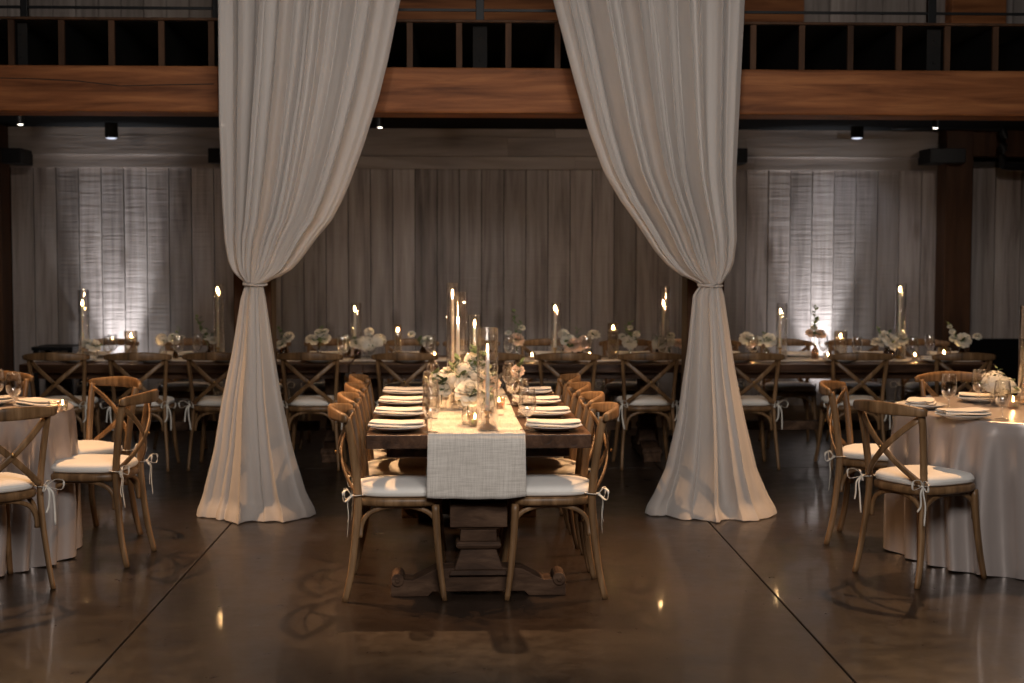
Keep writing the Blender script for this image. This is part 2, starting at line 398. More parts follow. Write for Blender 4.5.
# railing of the mezzanine
rail = thing('mezzanine_railing', 'black steel railing along the edge of the mezzanine', 'railing', (0, 0, JZ1+.016))
zr = at(512, 10.5, BY+.05).z - JZ1 - .016
r_ = MB()
for dz in (0, .16, .32, .48, .64): r_.box(-9.9, 9.9, BY+.045, BY+.06, zr+dz-.008, zr+dz+.008)
r_.build('rail', M['black'], rail)
r_ = MB().box(-9.9, 9.9, BY+.03, BY+.08, zr+.78, zr+.83); r_.build('top_rail', M['black'], rail)
for px in (-240, 22, 215, 480, 742, 934, 1190):
    x = X_at(px, BY, 10); w = .022 if 0 < px < 900 and px != 480 else .026
    MB().box(x-w, x+w, BY+.03, BY+.075, 0, zr+.78).build('post', M['black'], rail, bevel=.003)
for px, lab in ((20, 'grey steel strap plate between joists at far left'), (480, 'grey steel strap plate between joists at the middle'), (934, 'grey steel strap plate between joists near the right')):
    x = X_at(px, BY+.1, 45); mb = MB().box(x-.045, x+.045, BY+.10, BY+.115, BEZ1, JZ1)
    o = mb.build('strap_plate', M['straps'], bevel=.002); tag(o, lab, 'steel plate')
    for dz in (.06, .2): MB().lathe([(0.0,0),(.009,0),(.008,.008),(0,.008)], 8).build('bolt', M['straps'], o).matrix_local = Matrix.Translation((x, BY+.10, BEZ1+dz)) @ Matrix.Rotation(R_(90), 4, 'X')
# upper wall
def upx(px): return X_at(px, WY, 5)
struct(boards_v(upx(-60), upx(385), 3.03, 6.2, WY, 21, name='wall_upper_left'))
struct(boards_v(upx(803), upx(1200), 3.03, 6.2, WY, 22, w=.24, name='wall_upper_right'))
mb = MB(); tn = []
for k in range(9): mb.box(upx(385), upx(803), WY-.05, WY, 3.03+k*.155+.28, 3.03+(k+1)*.155-.006+.28)
o = struct(mb.build('wall_upper_middle', M['beam'], bevel=.003))
struct(MB().box(upx(944), upx(998), WY-.22, WY-.02, 3.03, 6.3).build('post', M['beam'], bevel=.01))

# under-mezzanine lamps
for px, py, lab in ((20.5, 124.5, 'small lit downlight under the mezzanine at far left'), (223, 124.5, 'small lit downlight glimpsed through the left drape'), (380, 127.5, 'small lit downlight just right of the left drape'), (935.5, 128, 'small lit downlight near the right wall post')):
    c = at(px, py, 11.9)
    t = thing('downlight', lab, 'light', (c.x, c.y, c.z))
    MB().lathe([(.024,.0),(.03,.002),(.034,.05),(.034,.11),(.0,.11)], 16).build('housing', M['black'], t, smooth=False)
    MB().lathe([(.0,-.006),(.012,-.005),(.022,0),(.022,.004),(0,.004)], 14).build('lens', M['lens'], t, smooth=True)
    MB().lathe([(.01,.11),(.01, max(.12, 2.745-c.z))], 8).build('stem', M['black'], t)
for px, lab in ((111.5, 'cylindrical can light above the lit left wall bay'), (857, 'cylindrical can light above the lit right wall bay')):
    c = at(px, 138, 12.55)
    t = thing('can_light', lab, 'light', (c.x, c.y, c.z))
    MB().lathe([(.052,0),(.056,.003),(.056,.12),(.05,.125),(0,.125)], 20).build('housing', M['straps'], t, smooth=False)
    MB().lathe([(.0,-.012),(.03,-.008),(.048,0),(.048,.002),(0,.002)], 16).build('lens', M['cans'], t, smooth=True)
    MB().lathe([(.01,.125),(.01, max(.14, 2.74-c.z))], 8).build('stem', M['black'], t)

# dark low cabinets against the wall
def cabinet(px0, px1, label):
    a, b_ = X_at(px0, 12.6, 350), X_at(px1, 12.6, 350)
    t = thing('console_table', label, 'table', ((a+b_)/2, 12.68, 0)); w = (b_-a)/2
    MB().box(-w, w, -.22, .22, .735, .765).build('tabletop', M['black'], t, bevel=.006)
    for sx in (-1, 1):
        for sy in (-1, 1): MB().box(sx*(w-.03)-.02, sx*(w-.03)+.02, sy*.18-.02, sy*.18+.02, 0, .735).build('leg', M['black'], t)
cabinet(36, 77, 'low black console table against the wall behind the left bay')

# ------------------------------------------------------------------ cross-back chair
def make_chair():
    t = thing('cross_back_chair', 'x', 'chair')
    W = M['chair']
    for s in (-1, 1):
        p = spline([(s*.205,-.238,0), (s*.196,-.208,.14), (s*.182,-.188,.32), (s*.178,-.178,.46), (s*.186,-.192,.62), (s*.196,-.210,.75), (s*.200,-.226,.825)], 5)
        n = len(p); MB().sweep(p, .027, .037, (0,1,0), 10, [.80+.2*min(1, i/(n*.45)) for i in range(n)], .75).build('back_leg', W, t, smooth=True)
        p = spline([(s*.208,.208,0), (s*.192,.190,.13), (s*.178,.176,.28), (s*.170,.168,.432)], 5)
        n = len(p); MB().sweep(p, .036, .036, (0,1,0), 10, [.72+.28*min(1, i/(n*.8)) for i in range(n)], .85).build('front_leg', W, t, smooth=True)
        # side brace arch
        y0, y1 = -.168, .178
        pp = [(y0,.285),(y0+.004,.335),(y0+.03,.385),(y0+.09,.415),((y0+y1)/2,.424),(y1-.09,.415),(y1-.03,.385),(y1-.004,.335),(y1,.285)]
        MB().sweep(spline([(s*(.166+.012*(z<.3)), y, z) for y, z in pp], 4), .022, .019, (1,0,0), 8, None, .6).build('side_brace', W, t, smooth=True)
    for y, nm in ((.176, 'front_brace'), (-.172, 'rear_brace')):
        x1 = .164
        pp = [(-x1,.285),(-x1+.004,.335),(-x1+.03,.385),(-x1+.09,.415),(0,.424),(x1-.09,.415),(x1-.03,.385),(x1-.004,.335),(x1,.285)]
        MB().sweep(spline([(x, y, z) for x, z in pp], 4), .022, .019, (0,1,0), 8, None, .6).build(nm, W, t, smooth=True)
    # top rail: a broad bentwood bow
    def arc(x, d=.088, b_=-.222): return b_ - d*(1-(x/.24)**2)
    xs_ = [-.236+.472*i/24 for i in range(25)]
    p = [(x, arc(x), .826+.012*(1-(x/.24)**2)) for x in xs_]
    scl = [(min(1, .45+.55*math.sqrt(max(0, 1-(abs(x)/.238)**10))), (.62+.38*(1-(x/.24)**2))) for x in xs_]
    MB().sweep(p, .024, .062, (0,0,1), 12, [(1, b_*1.0) if abs(x) < .23 else (.8, .5) for (a, b_), x in zip(scl, xs_)], .6).build('top_rail', W, t, smooth=True)
    # the X
    for s in (-1, 1):
        k = []
        for i in range(13):
            q = i/12; x = s*(.192-.372*q); z = .803-.323*q
            y = -.214 - .062*math.sin(PI*min(1, q*1.02))**.8 + .028*q - (.007 if s > 0 else 0)*math.sin(PI*q)
            k.append((x, y, z))
        MB().sweep(k, .031, .011, (0,1,0), 8, None, .6).build('cross_slat', W, t, smooth=True)
    e = MB().ell((0, -.288, .650), (.009, .005, .009), 12, 6).build('cross_boss', M['brass'], t, smooth=True)
    # seat ring
    def outline(sc__, n=48):
        o_ = []
        for i in range(n):
            a = 2*PI*i/n; c_, s_ = math.cos(a), math.sin(a)
            x = math.copysign(abs(c_)**.55, c_)*(.205+.018*s_); y = math.copysign(abs(s_)**.6, s_)*.205
            o_.append((x*sc__, y*sc__ + .0))
        return o_
    def disc(mb, layers, cap0=True):
        n = 48; vs = []; fs = []
        for sc__, z in layers: vs += [(x, y, z) for x, y in outline(sc__)]
        for i in range(len(layers)-1):
            for j in range(n): fs.append((i*n+j, i*n+(j+1) % n, (i+1)*n+(j+1) % n, (i+1)*n+j))
        fs.append(tuple(range(n))[::-1]); fs.append(tuple((len(layers)-1)*n+j for j in range(n)))
        return mb.add(vs, fs)
    disc(MB(), [(.93,.424),(.985,.430),(1.0,.44),(1.0,.455),(.97,.463),(.9,.465)]).build('seat', W, t, smooth=True)
    cu = disc(MB(), [(.80,.466),(.93,.468),(.965,.475),(.975,.486),(.965,.497),(.92,.507),(.80,.514),(.5,.519),(.2,.520)]).build('seat_cushion', M['cushion'], t, smooth=True)
    disc(MB(), [(.968,.4835),(.985,.486),(.968,.4885)]).build('piping', M['ribbon'], cu, smooth=True)
    for s in (-1, 1):
        r = random.Random(4+s); mb = MB(); kx, ky, kz = s*.198, -.205, .478
        mb.sweep(spline([(s*.15,-.17,.48), (s*.175,-.148,.48), (s*.202,-.17,.48), (s*.203,-.200,.479), (s*.178,-.210,.478), (s*.155,-.185,.48)], 4), .009, .0025, (0,0,1), 6)
        for q in (-1, 1):
            lp = [(kx, ky, kz), (kx+s*.015+q*.015, ky-.02, kz+.03), (kx+s*.02+q*.045, ky-.035, kz+.022), (kx+s*.012+q*.045, ky-.03, kz-.018), (kx, ky, kz)]
            mb.sweep(spline(lp, 5), .011, .002, (0,.3,1), 6)
            tl_ = [(kx, ky, kz), (kx+s*.012+q*.008, ky-.018, kz-.03), (kx+s*.016+q*.014, ky-.014, kz-.09), (kx+s*.008+q*.022, ky-.02, kz-.15-.03*q)]
            mb.sweep(spline(tl_, 5), .011, .002, (0,1,0), 6)
        mb.ell((kx, ky-.002, kz), (.008,.008,.008), 8, 5)
        mb.build('ribbon_bow', M['ribbon'], cu, smooth=True)
    return t
CH = Maker(make_chair())
def face(dx, dy): return math.atan2(-dx, dy)

# long foreground table: axis along Y
TX = (X_at(366, 6.32, 437) + X_at(592, 6.32, 437))/2
TW = (X_at(592, 6.32, 437) - X_at(366, 6.32, 437))/2
TROT = R_(1.3)
def tt_(x, y): dx, dy = x-TX, y-6.32; c_, s_ = math.cos(TROT), math.sin(TROT); return (TX+dx*c_-dy*s_, 6.32+dx*s_+dy*c_)
TY0, TY1, TH = 6.32, 8.60, .750
ORD = ['nearest the camera', 'second from near end', 'third from near end', 'farthest back']
CY = [6.53+.565*k for k in range(4)]
jit = random.Random(5)
for k in range(4):
    CH.put((*tt_(X_at(399, 6.5, 560)+jit.uniform(-.008,.008), CY[k]), 0), TROT+face(1, 0)+jit.uniform(-.03,.03), 'cross-back chair on the left side of the long table, %s' % ORD[k], 'chairs along the long centre table')
for k in range(4):
    CH.put((*tt_(X_at(549, 6.5, 560)+jit.uniform(-.008,.008), CY[k]), 0), TROT+face(-1, 0)+jit.uniform(-.03,.03), 'cross-back chair on the right side of the long table, %s' % ORD[k], 'chairs along the long centre table')
# round tables
LT = (-2.84, 7.38); RT = (3.02, 7.36)
gl_, gr_ = 'chairs around the left round table', 'chairs around the right round table'
CH.put((-2.245, 6.62, 0), face(-.68, .73), 'cross-back chair with its back to the camera, before the left round table', gl_)
CH.put((-1.915, 7.27, 0), face(-.994, .11), 'cross-back chair seen side-on with white bows, beside the left round table', gl_)
CH.put((-2.14, 7.84, 0), face(-.65, -.76), 'cross-back chair behind the side-on one at the left round table', gl_)
CH.put((-2.81, 8.20, 0), face(-.02, -1), 'cross-back chair on the far side of the left round table', gl_)
CH.put((2.20, 6.80, 0), face(.88, .475), 'cross-back chair with trailing ties, in front of the right round table', gr_)
CH.put((2.225, 7.64, 0), face(.91, -.41), 'cross-back chair seen side-on at the left edge of the right round table', gr_)
CH.put((2.90, 8.14, 0), face(.08, -1), 'cross-back chair on the far side of the right round table', gr_)
# back banquet: three tables end to end along X
OR = ['leftmost', 'second from the left', 'third from the left', 'fourth from the left', 'fifth from the left', 'sixth from the left', 'seventh from the left', 'eighth from the left', 'ninth from the left', 'tenth from the left', 'eleventh from the left', 'rightmost', 'x', 'y']
BT0, BT1 = 10.64, 11.56
near_px = [59, 138, 217, 311, 406, 490, 568, 649, 750, 859, 961]
far_px = [112, 191, 262, 332, 411, 472, 545, 627, 712, 783, 851, 922]
nearX = [X_at(p, 10.3, 360) for p in near_px]; farX = [X_at(p, 11.95, 348) for p in far_px]
for k, x in enumerate(nearX):
    w = OR[k] if k < 10 else 'rightmost'
    CH.put((x, 10.50+jit.uniform(-.02,.02), 0), face(0, 1)+jit.uniform(-.04,.04), 'cross-back chair on the near side of the back banquet table, %s' % w, 'chairs on the near side of the back table')
for k, x in enumerate(farX):
    CH.put((x, 11.68+jit.uniform(-.02,.02), 0), face(0, -1)+jit.uniform(-.05,.05), 'cross-back chair on the wall side of the back banquet table, %s' % OR[k], 'chairs on the wall side of the back table')

# ------------------------------------------------------------------ tables
def scroll_foot(mb, w, d, h):
    pts = [(-w,0),(-w,.055),(-w+.02,.085),(-w+.06,.078),(-w+.10,.075),(-w+.15,.098),(-w+.20,.125),(-w+.26,.13)]
    pts += [(-x, z) for x, z in reversed(pts)]
    bot = [(w-.17,0),(w-.19,.022),(-w+.19,.022),(-w+.17,0)]
    out = pts[:1] + pts[1:-1] + pts[-1:] + bot
    mb.prism([(x, z) for x, z in out][::-1], -d/2, d/2)
    for s in (-1, 1):
        n = 16; cx, cz = s*(w-.032), .078
        vs = []; 
        for yy in (-d/2-.008, d/2+.008):
            vs += [(cx+.030*math.cos(2*PI*i/n), yy, cz+.030*math.sin(2*PI*i/n)) for i in range(n)]
        mb.add(vs, [tuple(range(n)), tuple(range(2*n-1, n-1, -1))] + [(i, i+n, (i+1) % n+n, (i+1) % n) for i in range(n)])
        vs = []
        for yy in (-d/2-.014, -d/2-.006):
            vs += [(cx+.012*math.cos(2*PI*i/n), yy, cz+.012*math.sin(2*PI*i/n)) for i in range(n)]
        mb.add(vs, [tuple(range(n)), tuple(range(2*n-1, n-1, -1))] + [(i, i+n, (i+1) % n+n, (i+1) % n) for i in range(n)])
def pedestal(parent, loc, rz, fw=.40, along=M['pedestal']):
    mb = MB(); scroll_foot(mb, fw, .13, .13)
    def frus(z0, z1, a0, a1, d0, d1):
        vs = [(x*a0, y*d0, z0) for y in (-1,1) for x in (-1,1)] + [(x*a1, y*d1, z1) for y in (-1,1) for x in (-1,1)]
        mb.add(vs, [(0,2,3,1),(4,5,7,6),(0,1,5,4),(2,6,7,3),(0,4,6,2),(1,3,7,5)])
    frus(.10, .122, .135, .125, .085, .078)
    frus(.122, .215, .112, .080, .072, .055)
    frus(.215, .228, .09, .105, .06, .068); frus(.228, .250, .105, .098, .068, .064)
    frus(.250, .306, .085, .082, .055, .055)
    frus(.306, .318, .09, .11, .06, .066)
    frus(.318, .430, .130, .130, .075, .075)
    frus(.43, .62, .10, .115, .06, .065); frus(.62, .69, .17, .20, .07, .08)
    o = mb.build('pedestal', along, parent, bevel=.004); o.location = loc; o.rotation_euler = (0, 0, rz); return o
def farm_table(cx, cy, half_w, half_l, rz, label, group=None, matn='table'):
    t = thing('farm_table', label, 'table', (cx, cy, 0), rz, group)
    mb = MB(); n = 5; w = 2*half_w/n
    for k in range(n): mb.box(-half_w+k*w+.0008, -half_w+(k+1)*w-.0008, -half_l+.10, half_l-.10, TH-.062, TH)
    for s in (-1, 1): mb.box(-half_w, half_w, *( (s*half_l, s*(half_l-.099)) if s < 0 else (s*(half_l-.099), s*half_l)), TH-.062, TH)
    mb.build('tabletop', M[matn], t, bevel=.004)
    mb = MB(); iw = half_w-.10; il = half_l-.12
    for s in (-1, 1): mb.box(s*iw-.012, s*iw+.012, -il, il, TH-.115, TH-.062); mb.box(-iw, iw, s*il-.012, s*il+.012, TH-.115, TH-.062)
    mb.build('apron', M[matn], t, bevel=.003)
    for s in (-1, 1): pedestal(t, (0, s*(half_l-.15), 0), 0)
    MB().box(-.04, .04, -half_l+.27, half_l-.27, .20, .27).build('stretcher', M['pedestal'], t, bevel=.004)
    return t
farm_table(*tt_(TX, (TY0+TY1)/2), TW, (TY1-TY0)/2, TROT, 'long dark wood pedestal table with linen runner, centre of the foreground')
bx0, bx1 = X_at(20, BT0, 367), X_at(995, BT0, 367); bl = (bx1-bx0)/3
BY_ = (BT0+BT1)/2
for k, w in enumerate(('left', 'middle', 'right')):
    farm_table(bx0+bl*(k+.5), BY_, .5, bl/2-.004, R_(90), 'dark wood banquet table along the back wall, %s of three' % w, 'banquet tables end to end at the back', 'table')

def round_cloth(cx, cy, label, seed):
    r = random.Random(seed); Rr = .765; nf = 23
    ph = [r.uniform(0, 2*PI) for _ in range(5)]
    def fold(a):
        a2 = a + .09*math.sin(3*a+ph[0]) + .05*math.sin(5*a+ph[1])
        sn = math.sin(nf*a2+ph[2]); return .5+.5*math.copysign(abs(sn)**.75, sn)*(.75+.25*math.sin(4*a+ph[1])) + .25*math.sin(9*a+ph[3])
    def fn(u, v):
        a = 2*PI*u
        if v < .2: rr = Rr*.985*(v/.2)**.8; return (cx+rr*math.cos(a), cy+rr*math.sin(a), TH+.003)
        q = (v-.2)/.8; z = (TH+.003)*(1-q**1.08)+.006
        if q < .04: z = TH+.003 - .012*(q/.04)**2
        k = min(1, max(0, q-.03)*1.6)**.8; fd = fold(a + .05*math.sin(q*2.2+ph[4]))
        rr = Rr + .008 - .010*max(0, 1-q*9) + k*(.078*fd-.036) + .012*q
        if q > .9: z += .010*(fd-.5)
        return (cx+rr*math.cos(a), cy+rr*math.sin(a), z)
    o = MB().grid(fn, 560, 60, True).build('tablecloth', M['satin'], None, smooth=True)
    tag(o, label, 'tablecloth'); 
    t = thing('round_table', label.replace('champagne satin cloth draped over', 'round table hidden under the satin cloth of'), 'table', (cx, cy, 0))
    MB().lathe([(0,TH-.03),(.74,TH-.03),(.745,TH-.015),(.74,TH-.002),(0,TH-.002)], 48).build('tabletop', M['table'], t)
    for s in (0, 1, 2, 3):
        a = s*PI/2+.5; MB().tube([(.5*math.cos(a), .5*math.sin(a), .0), (.5*math.cos(a), .5*math.sin(a), TH-.03)], .016, 8).build('leg', M['straps'], t)
round_cloth(*LT, 'champagne satin cloth draped over the left round table', 3)
round_cloth(*RT, 'champagne satin cloth draped over the right round table', 8)

# linen runner on the long table, hanging over its near end
RXa, RXb = X_at(427.5, 6.3, 437)-TX, X_at(525.5, 6.3, 437)-TX
def runner(u, v):
    x = TX + RXa + (RXb-RXa)*u; s = v*(2.27+.03+.255); top = TY1-.03-TY0
    if s < top: return (x + .004*math.sin(s*3), TY1-.03-s, TH+.004+.001*math.sin(u*40))
    q = s - top
    if q < .05: a = q/.05*PI/2; return (x, TY0+.018-.0-(.030)*math.sin(a), TH+.004-.026*(1-math.cos(a)))
    d = q-.05
    w = (.010*math.sin(u*9+1)+.006*math.sin(u*17+.4))*(d/.3)
    droop = -.012*math.sin(PI*u)*(d/.31)
    return (TX+(RXa+RXb)/2 + (x-TX-(RXa+RXb)/2)*(1+.03*d/.3) , TY0-.012-w-.006, TH-.022-d+droop)
mb = MB().grid(runner, 60, 160); mb.v = [(a-TX, b_-TY0, c_) for a, b_, c_ in mb.v]
o = mb.build('table_runner', M['linen'], None, smooth=True, solid=.003, loc=(TX, TY0, 0)); o.rotation_euler = (0, 0, TROT)
tag(o, 'pale slubbed linen runner hanging over the near end of the long table', 'table runner')
# runners on the back tables
for k, w in enumerate(('left', 'middle', 'right')):
    c = bx0+bl*(k+.5)
    o = MB().grid(lambda u, v: (c-bl/2+.01+(bl-.02)*u, BY_-.2+.4*v, TH+.004+.0015*math.sin(u*31)), 60, 6).build('table_runner', M['linen'], None, smooth=True, solid=.003)
    tag(o, 'pale linen runner lying along the %s back banquet table' % w, 'table runner', 'runners on the back tables')

# ------------------------------------------------------------------ tableware
def plate_mb():
    return MB().lathe([(0,.002),(.07,.002),(.078,.0),(.085,.004),(.125,.016),(.133,.020),(.134,.023),(.125,.021),(.084,.009),(.07,.007),(0,.007)], 40)
t = thing('dinner_plate', 'x', 'plate'); plate_mb().build('dish', M['porcelain'], t, smooth=True)
MB().lathe([(.05,.0),(.052,-.003),(.056,-.003),(.056,.002)], 24).build('foot_ring', M['porcelain'], t, smooth=True)
PL = Maker(t)
def napkin_layer(w, d, z, h, seed, tuck=0):
    r = random.Random(seed); p1, p2 = r.uniform(0, 6), r.uniform(0, 6)
    def fn(u, v):   # closed pillow: u round, v across
        a = 2*PI*u; c_, s_ = math.cos(a), math.sin(a)
        x = (v-.5)*w; e = 1-abs(2*v-1)**8*.35
        y = math.copysign(abs(c_)**.35, c_)*d/2*e
        zz = z + h/2 + math.copysign(abs(s_)**.7, s_)*h/2*(.8+.2*math.cos(x*9+p1)) + .002*math.sin(y*40+p2)+.0025*math.sin(x*22+p2)
        return (x, y, zz)
    mb = MB().grid(fn, 28, 24, True)
    mb.f.append(tuple(range(28))); mb.f.append(tuple(23*28+i for i in range(28))[::-1]); return mb
def make_napkin():
    t = thing('folded_napkin', 'x', 'napkin')
    napkin_layer(.255, .150, .0, .013, 3).build('lower_fold', M['napkin'], t, smooth=True)
    o = napkin_layer(.245, .140, .012, .014, 5).build('upper_fold', M['napkin'], t, smooth=True); o.location = (0, .004, 0)
    return t
NK = Maker(make_napkin())
def make_goblet():
    t = thing('stemmed_glass', 'x', 'glass')
    MB().lathe([(0,.004),(.012,.004),(.034,.0015),(.036,.0),(.034,-.0005),(0,0)], 24).build('foot', M['goblet'], t, smooth=True)
    MB().lathe([(.009,.004),(.0045,.012),(.004,.03),(.0045,.052),(.010,.060),(.006,.066),(0,.068)], 16).build('stem', M['goblet'], t, smooth=True)
    pr = [(0,.060),(.012,.062),(.027,.073),(.037,.092),(.0405,.115),(.039,.150),(.035,.178),(.0335,.188),(.0325,.188),(.034,.178),(.0378,.150),(.039,.115),(.0355,.094),(.026,.077),(.011,.067),(0,.066)]
    MB().lathe(pr, 28).build('bowl', M['goblet'], t, smooth=True)
    return t
GB = Maker(make_goblet())
def make_fork():
    t = thing('gold_fork', 'x', 'fork')
    MB().sweep(spline([(0,-.10,.002),(0,-.03,.004),(0,.03,.006),(0,.055,.004)], 4), .008, .0025, (0,0,1), 6, None).build('handle', M['gold'], t, smooth=True)
    mb = MB()
    for x in (-.009,-.003,.003,.009): mb.sweep([(x*.8,.05,.004),(x,.065,.003),(x,.09,.007)], .003, .002, (0,0,1), 5)
    mb.build('tines', M['gold'], t, smooth=True); return t
def make_knife():
    t = thing('gold_knife', 'x', 'knife')
    MB().sweep([(0,-.11,.003),(0,-.04,.003),(0,.0,.003)], .009, .005, (0,0,1), 6).build('handle', M['gold'], t, smooth=True)
    MB().sweep([(0,.0,.003),(.001,.05,.003),(.002,.09,.003),(.004,.11,.003)], .017, .0016, (0,0,1), 6, [.6,1,.95,.3]).build('blade', M['gold'], t, smooth=True); return t
FK, KN = Maker(make_fork()), Maker(make_knife())
SIDE = {-1: 'left', 1: 'right'}
for s in (-1, 1):
    for k in range(4):
        y = CY[k] - .055; x = TX + s*(TW-(.135 if s < 0 else .16))
        wd = '%s side of the long table, %s' % (SIDE[s], ORD[k])
        PL.put((*tt_(x, y), TH+.004), 0, 'white plate, %s' % wd, 'dinner plates on the long table')
        NK.put((*tt_(x, y-.01), TH+.023), jit.uniform(-.04,.04), 'folded cream napkin, %s' % wd, 'folded napkins on the long table')
        GB.put((*tt_(TX + s*(TW-.285)+jit.uniform(-.008,.008), y+(-.10 if s < 0 else -.02)), TH+.0065), 0, 'clear stemmed glass, %s' % wd, 'stemmed glasses on the long table')
        FK.put((*tt_(x, y+.155), TH+.001), s*PI/2, 'gold fork beyond the plate, %s' % wd, 'gold forks on the long table')
        if k: KN.put((*tt_(x, y-.155), TH+.001), s*PI/2, 'gold knife before the plate, %s' % wd, 'gold knives on the long table')
# back table settings
for side, XS, yy in (('near', nearX, BT0+.17), ('wall', farX, BT1-.17)):
    for k, x in enumerate(XS):
        w = 'rightmost' if k == len(XS)-1 else OR[k]
        PL.put((x, yy, TH+.003), 0, 'white plate on the %s side of the back table, %s' % (side, w), 'plates on the %s side of the back table' % side)
        NK.put((x, yy, TH+.022), jit.uniform(-.06,.06), 'folded napkin on the %s side of the back table, %s' % (side, w), 'napkins on the %s side of the back table' % side)
        GB.put((x+(.17 if k < len(XS)-1 else -.17)+jit.uniform(-.02,.02), yy+(.16 if side == 'near' else -.14)+jit.uniform(-.02,.02), TH+.002), 0, 'stemmed glass on the %s side of the back table, %s' % (side, w), 'glasses on the %s side of the back table' % side)
# round table settings
def setting(px, py, rz, lab, gp, z=TH+.006):
    c = atz(px, py, z+.02); PL.put((c.x, c.y, z), 0, 'white plate ' + lab, gp + ' plates')
    NK.put((c.x, c.y, z+.020), rz, 'folded cream napkin ' + lab, gp + ' napkins')
setting(963, 414, .25, 'nearest the camera on the right round table', 'right round table')
setting(921, 404, 1.2, 'at the left rim of the right round table', 'right round table')
setting(982, 398, 2.8, 'at the far rim of the right round table', 'right round table')
setting(40, 404, -.6, 'at the right rim of the left round table', 'left round table')
setting(-12, 401, .2, 'at the far rim of the left round table', 'left round table')
for px, py, lab in ((948.5, 410, 'at the left of the right round table, by the rim plate'), (979, 404, 'at the back of the right round table, left of the flowers'), (1002, 419, 'in front of the flowers on the right round table'), (14, 409, 'beside the rim plate of the left round table'), (-3, 404, 'at the left photo edge on the left round table')):
    c = atz(px, py, TH+.006); GB.put((c.x, c.y, TH+.0065), 0, 'clear stemmed glass ' + lab, 'round table glasses')

# ------------------------------------------------------------------ candles
def flame_mb(s=1.0):
    return MB().lathe([(0,0),(.0028*s,.003*s),(.0048*s,.010*s),(.0042*s,.018*s),(.0022*s,.028*s),(.0007*s,.036*s),(0,.039*s)], 10)
def hurricane(x, y, zt, h, r, label, group=None, m='glass'):
    mb = MB().lathe([(r,0),(r,h),(r-.0025,h+.001),(r-.003,h),(r-.003,.006),(0,.006),(0,.0)], 40)
    o = mb.build('hurricane_glass', M[m], None, smooth=False, loc=(x, y, zt)); o.data.polygons.foreach_set('use_smooth', [True]*len(o.data.polygons))
    return tag(o, label, 'glass cylinder', group)
def taper(x, y, zt, ztop, label, group=None, hold=.085, lean=0, rr=.0105):
    t = thing('taper_candle', label, 'candle', (x, y, zt), 0, group)
    MB().lathe([(0,0),(.040,0),(.041,.004),(.036,.009),(.018,.016),(.008,.026),(.007,hold*.5),(.013,hold*.58),(.008,hold*.66),(.0085,hold*.78),(.018,hold*.9),(.020,hold*1.0),(.017,hold*1.0),(.012,hold*.93),(0,hold*.93)], 24).build('holder', M['brass'], t, smooth=True)
    hh = ztop - zt - .008
    MB().lathe([(.0125*rr/.0105,hold*.9),(rr,hold+.05),(rr*.86,hh-.02),(rr*.72,hh-.003),(rr*.5,hh),(0,hh-.001)], 16).build('stick', M['wax'], t, smooth=True)
    MB().lathe([(.0012,hh-.002),(.001,hh+.009),(0,hh+.010)], 6).build('wick', M['wick'], t)
    f = flame_mb().build('flame', M['flame'], t, smooth=True); f.location = (0, 0, hh+.006)
    return t
ZR = TH + .0065
# on the long table
def on_top(px, Y): return X_at(px, Y, 400)
cands = [(487.5, 6.45, 452, 328, .475, .049, 'nearest the camera on the linen runner', 'glass'),
         (458, 7.62, 323, 292, None, .050, 'left of the white flowers, mid table', 'glass'),
         (452.5, 7.95, 296, 283, None, .034, 'tallest and slimmest, towards the far end', 'glass'),
         (474.5, 8.15, 326, 315, None, .038, 'behind the white flowers at the far end', 'glass')]
for px, Y, fy, ty, h, r, lab, gm in cands:
    x = on_top(px, Y); ztop = at(px, ty, Y).z; zf = at(px, fy, Y).z
    if px == 487.5: zf = at(px, 352, Y).z
    hurricane(x, Y, ZR, ztop-ZR, r, 'tall clear glass cylinder around a taper, %s' % lab, 'glass cylinders on the long table', gm)
    taper(x, Y, ZR+.006, zf, 'lit white taper in a brass holder, %s' % lab, 'tapers on the long table')
# on the back tables
bk = [(82, 305, 290), (217, 292, 284), (354, 311, 303), (554, 310, 303), (662, 305, 286), (779, 313, 303), (898, 291, 284)]
bn = ['leftmost', 'just left of the left drape', 'between the left drape and the centre', 'right of centre', 'just left of the right drape', 'just right of the right drape', 'rightmost']
for (px, fy, ty), nm in zip(bk, bn):
    Y = BY_ + jit.uniform(-.05, .05); x = X_at(px+1, Y, 350)
    hurricane(x+.01, Y, ZR, at(px, ty, Y).z-ZR, .043, 'slim glass cylinder on the back table, %s' % nm, 'glass cylinders on the back tables')
    taper(x, Y, ZR+.006, at(px, fy, Y).z, 'lit taper candle on the back table, %s' % nm, 'tapers on the back tables')
def floating(px, Y, h, r, lab, disc=.045, zt=None):
    x = X_at(px, Y, 350); zt = zt if zt is not None else ZR
    g_ = thing('floating_candle_glass', 'glass cylinder of water holding a floating candle, ' + lab, 'glass', (x, Y, zt))
    MB().lathe([(r,0),(r,h),(r-.0025,h+.001),(r-.003,h),(r-.003,.006),(0,.006),(0,.0)], 32).build('cylinder', M['smoke'], g_, smooth=True)
    wl = h-.055
    MB().lathe([(0,.007),(r-.0045,.007),(r-.0045,wl),(0,wl)], 24).build('water', M['water'], g_)
    t = thing('floating_candle', 'round white floating candle, ' + lab, 'candle', (x, Y, zt+wl-.012))
    q = min(disc, r-.007)
    MB().lathe([(0,-.006),(q*.7,-.003),(q,.008),(q*.97,.014),(q*.8,.015),(q*.2,.0125),(0,.0125)], 20).build('disc', M['wax'], t, smooth=True)
    MB().lathe([(.001,.012),(.001,.02),(0,.02)], 6).build('wick', M['wick'], t)
    f = flame_mb(.85).build('flame', M['flame'], t, smooth=True); f.location = (0, 0, .016)
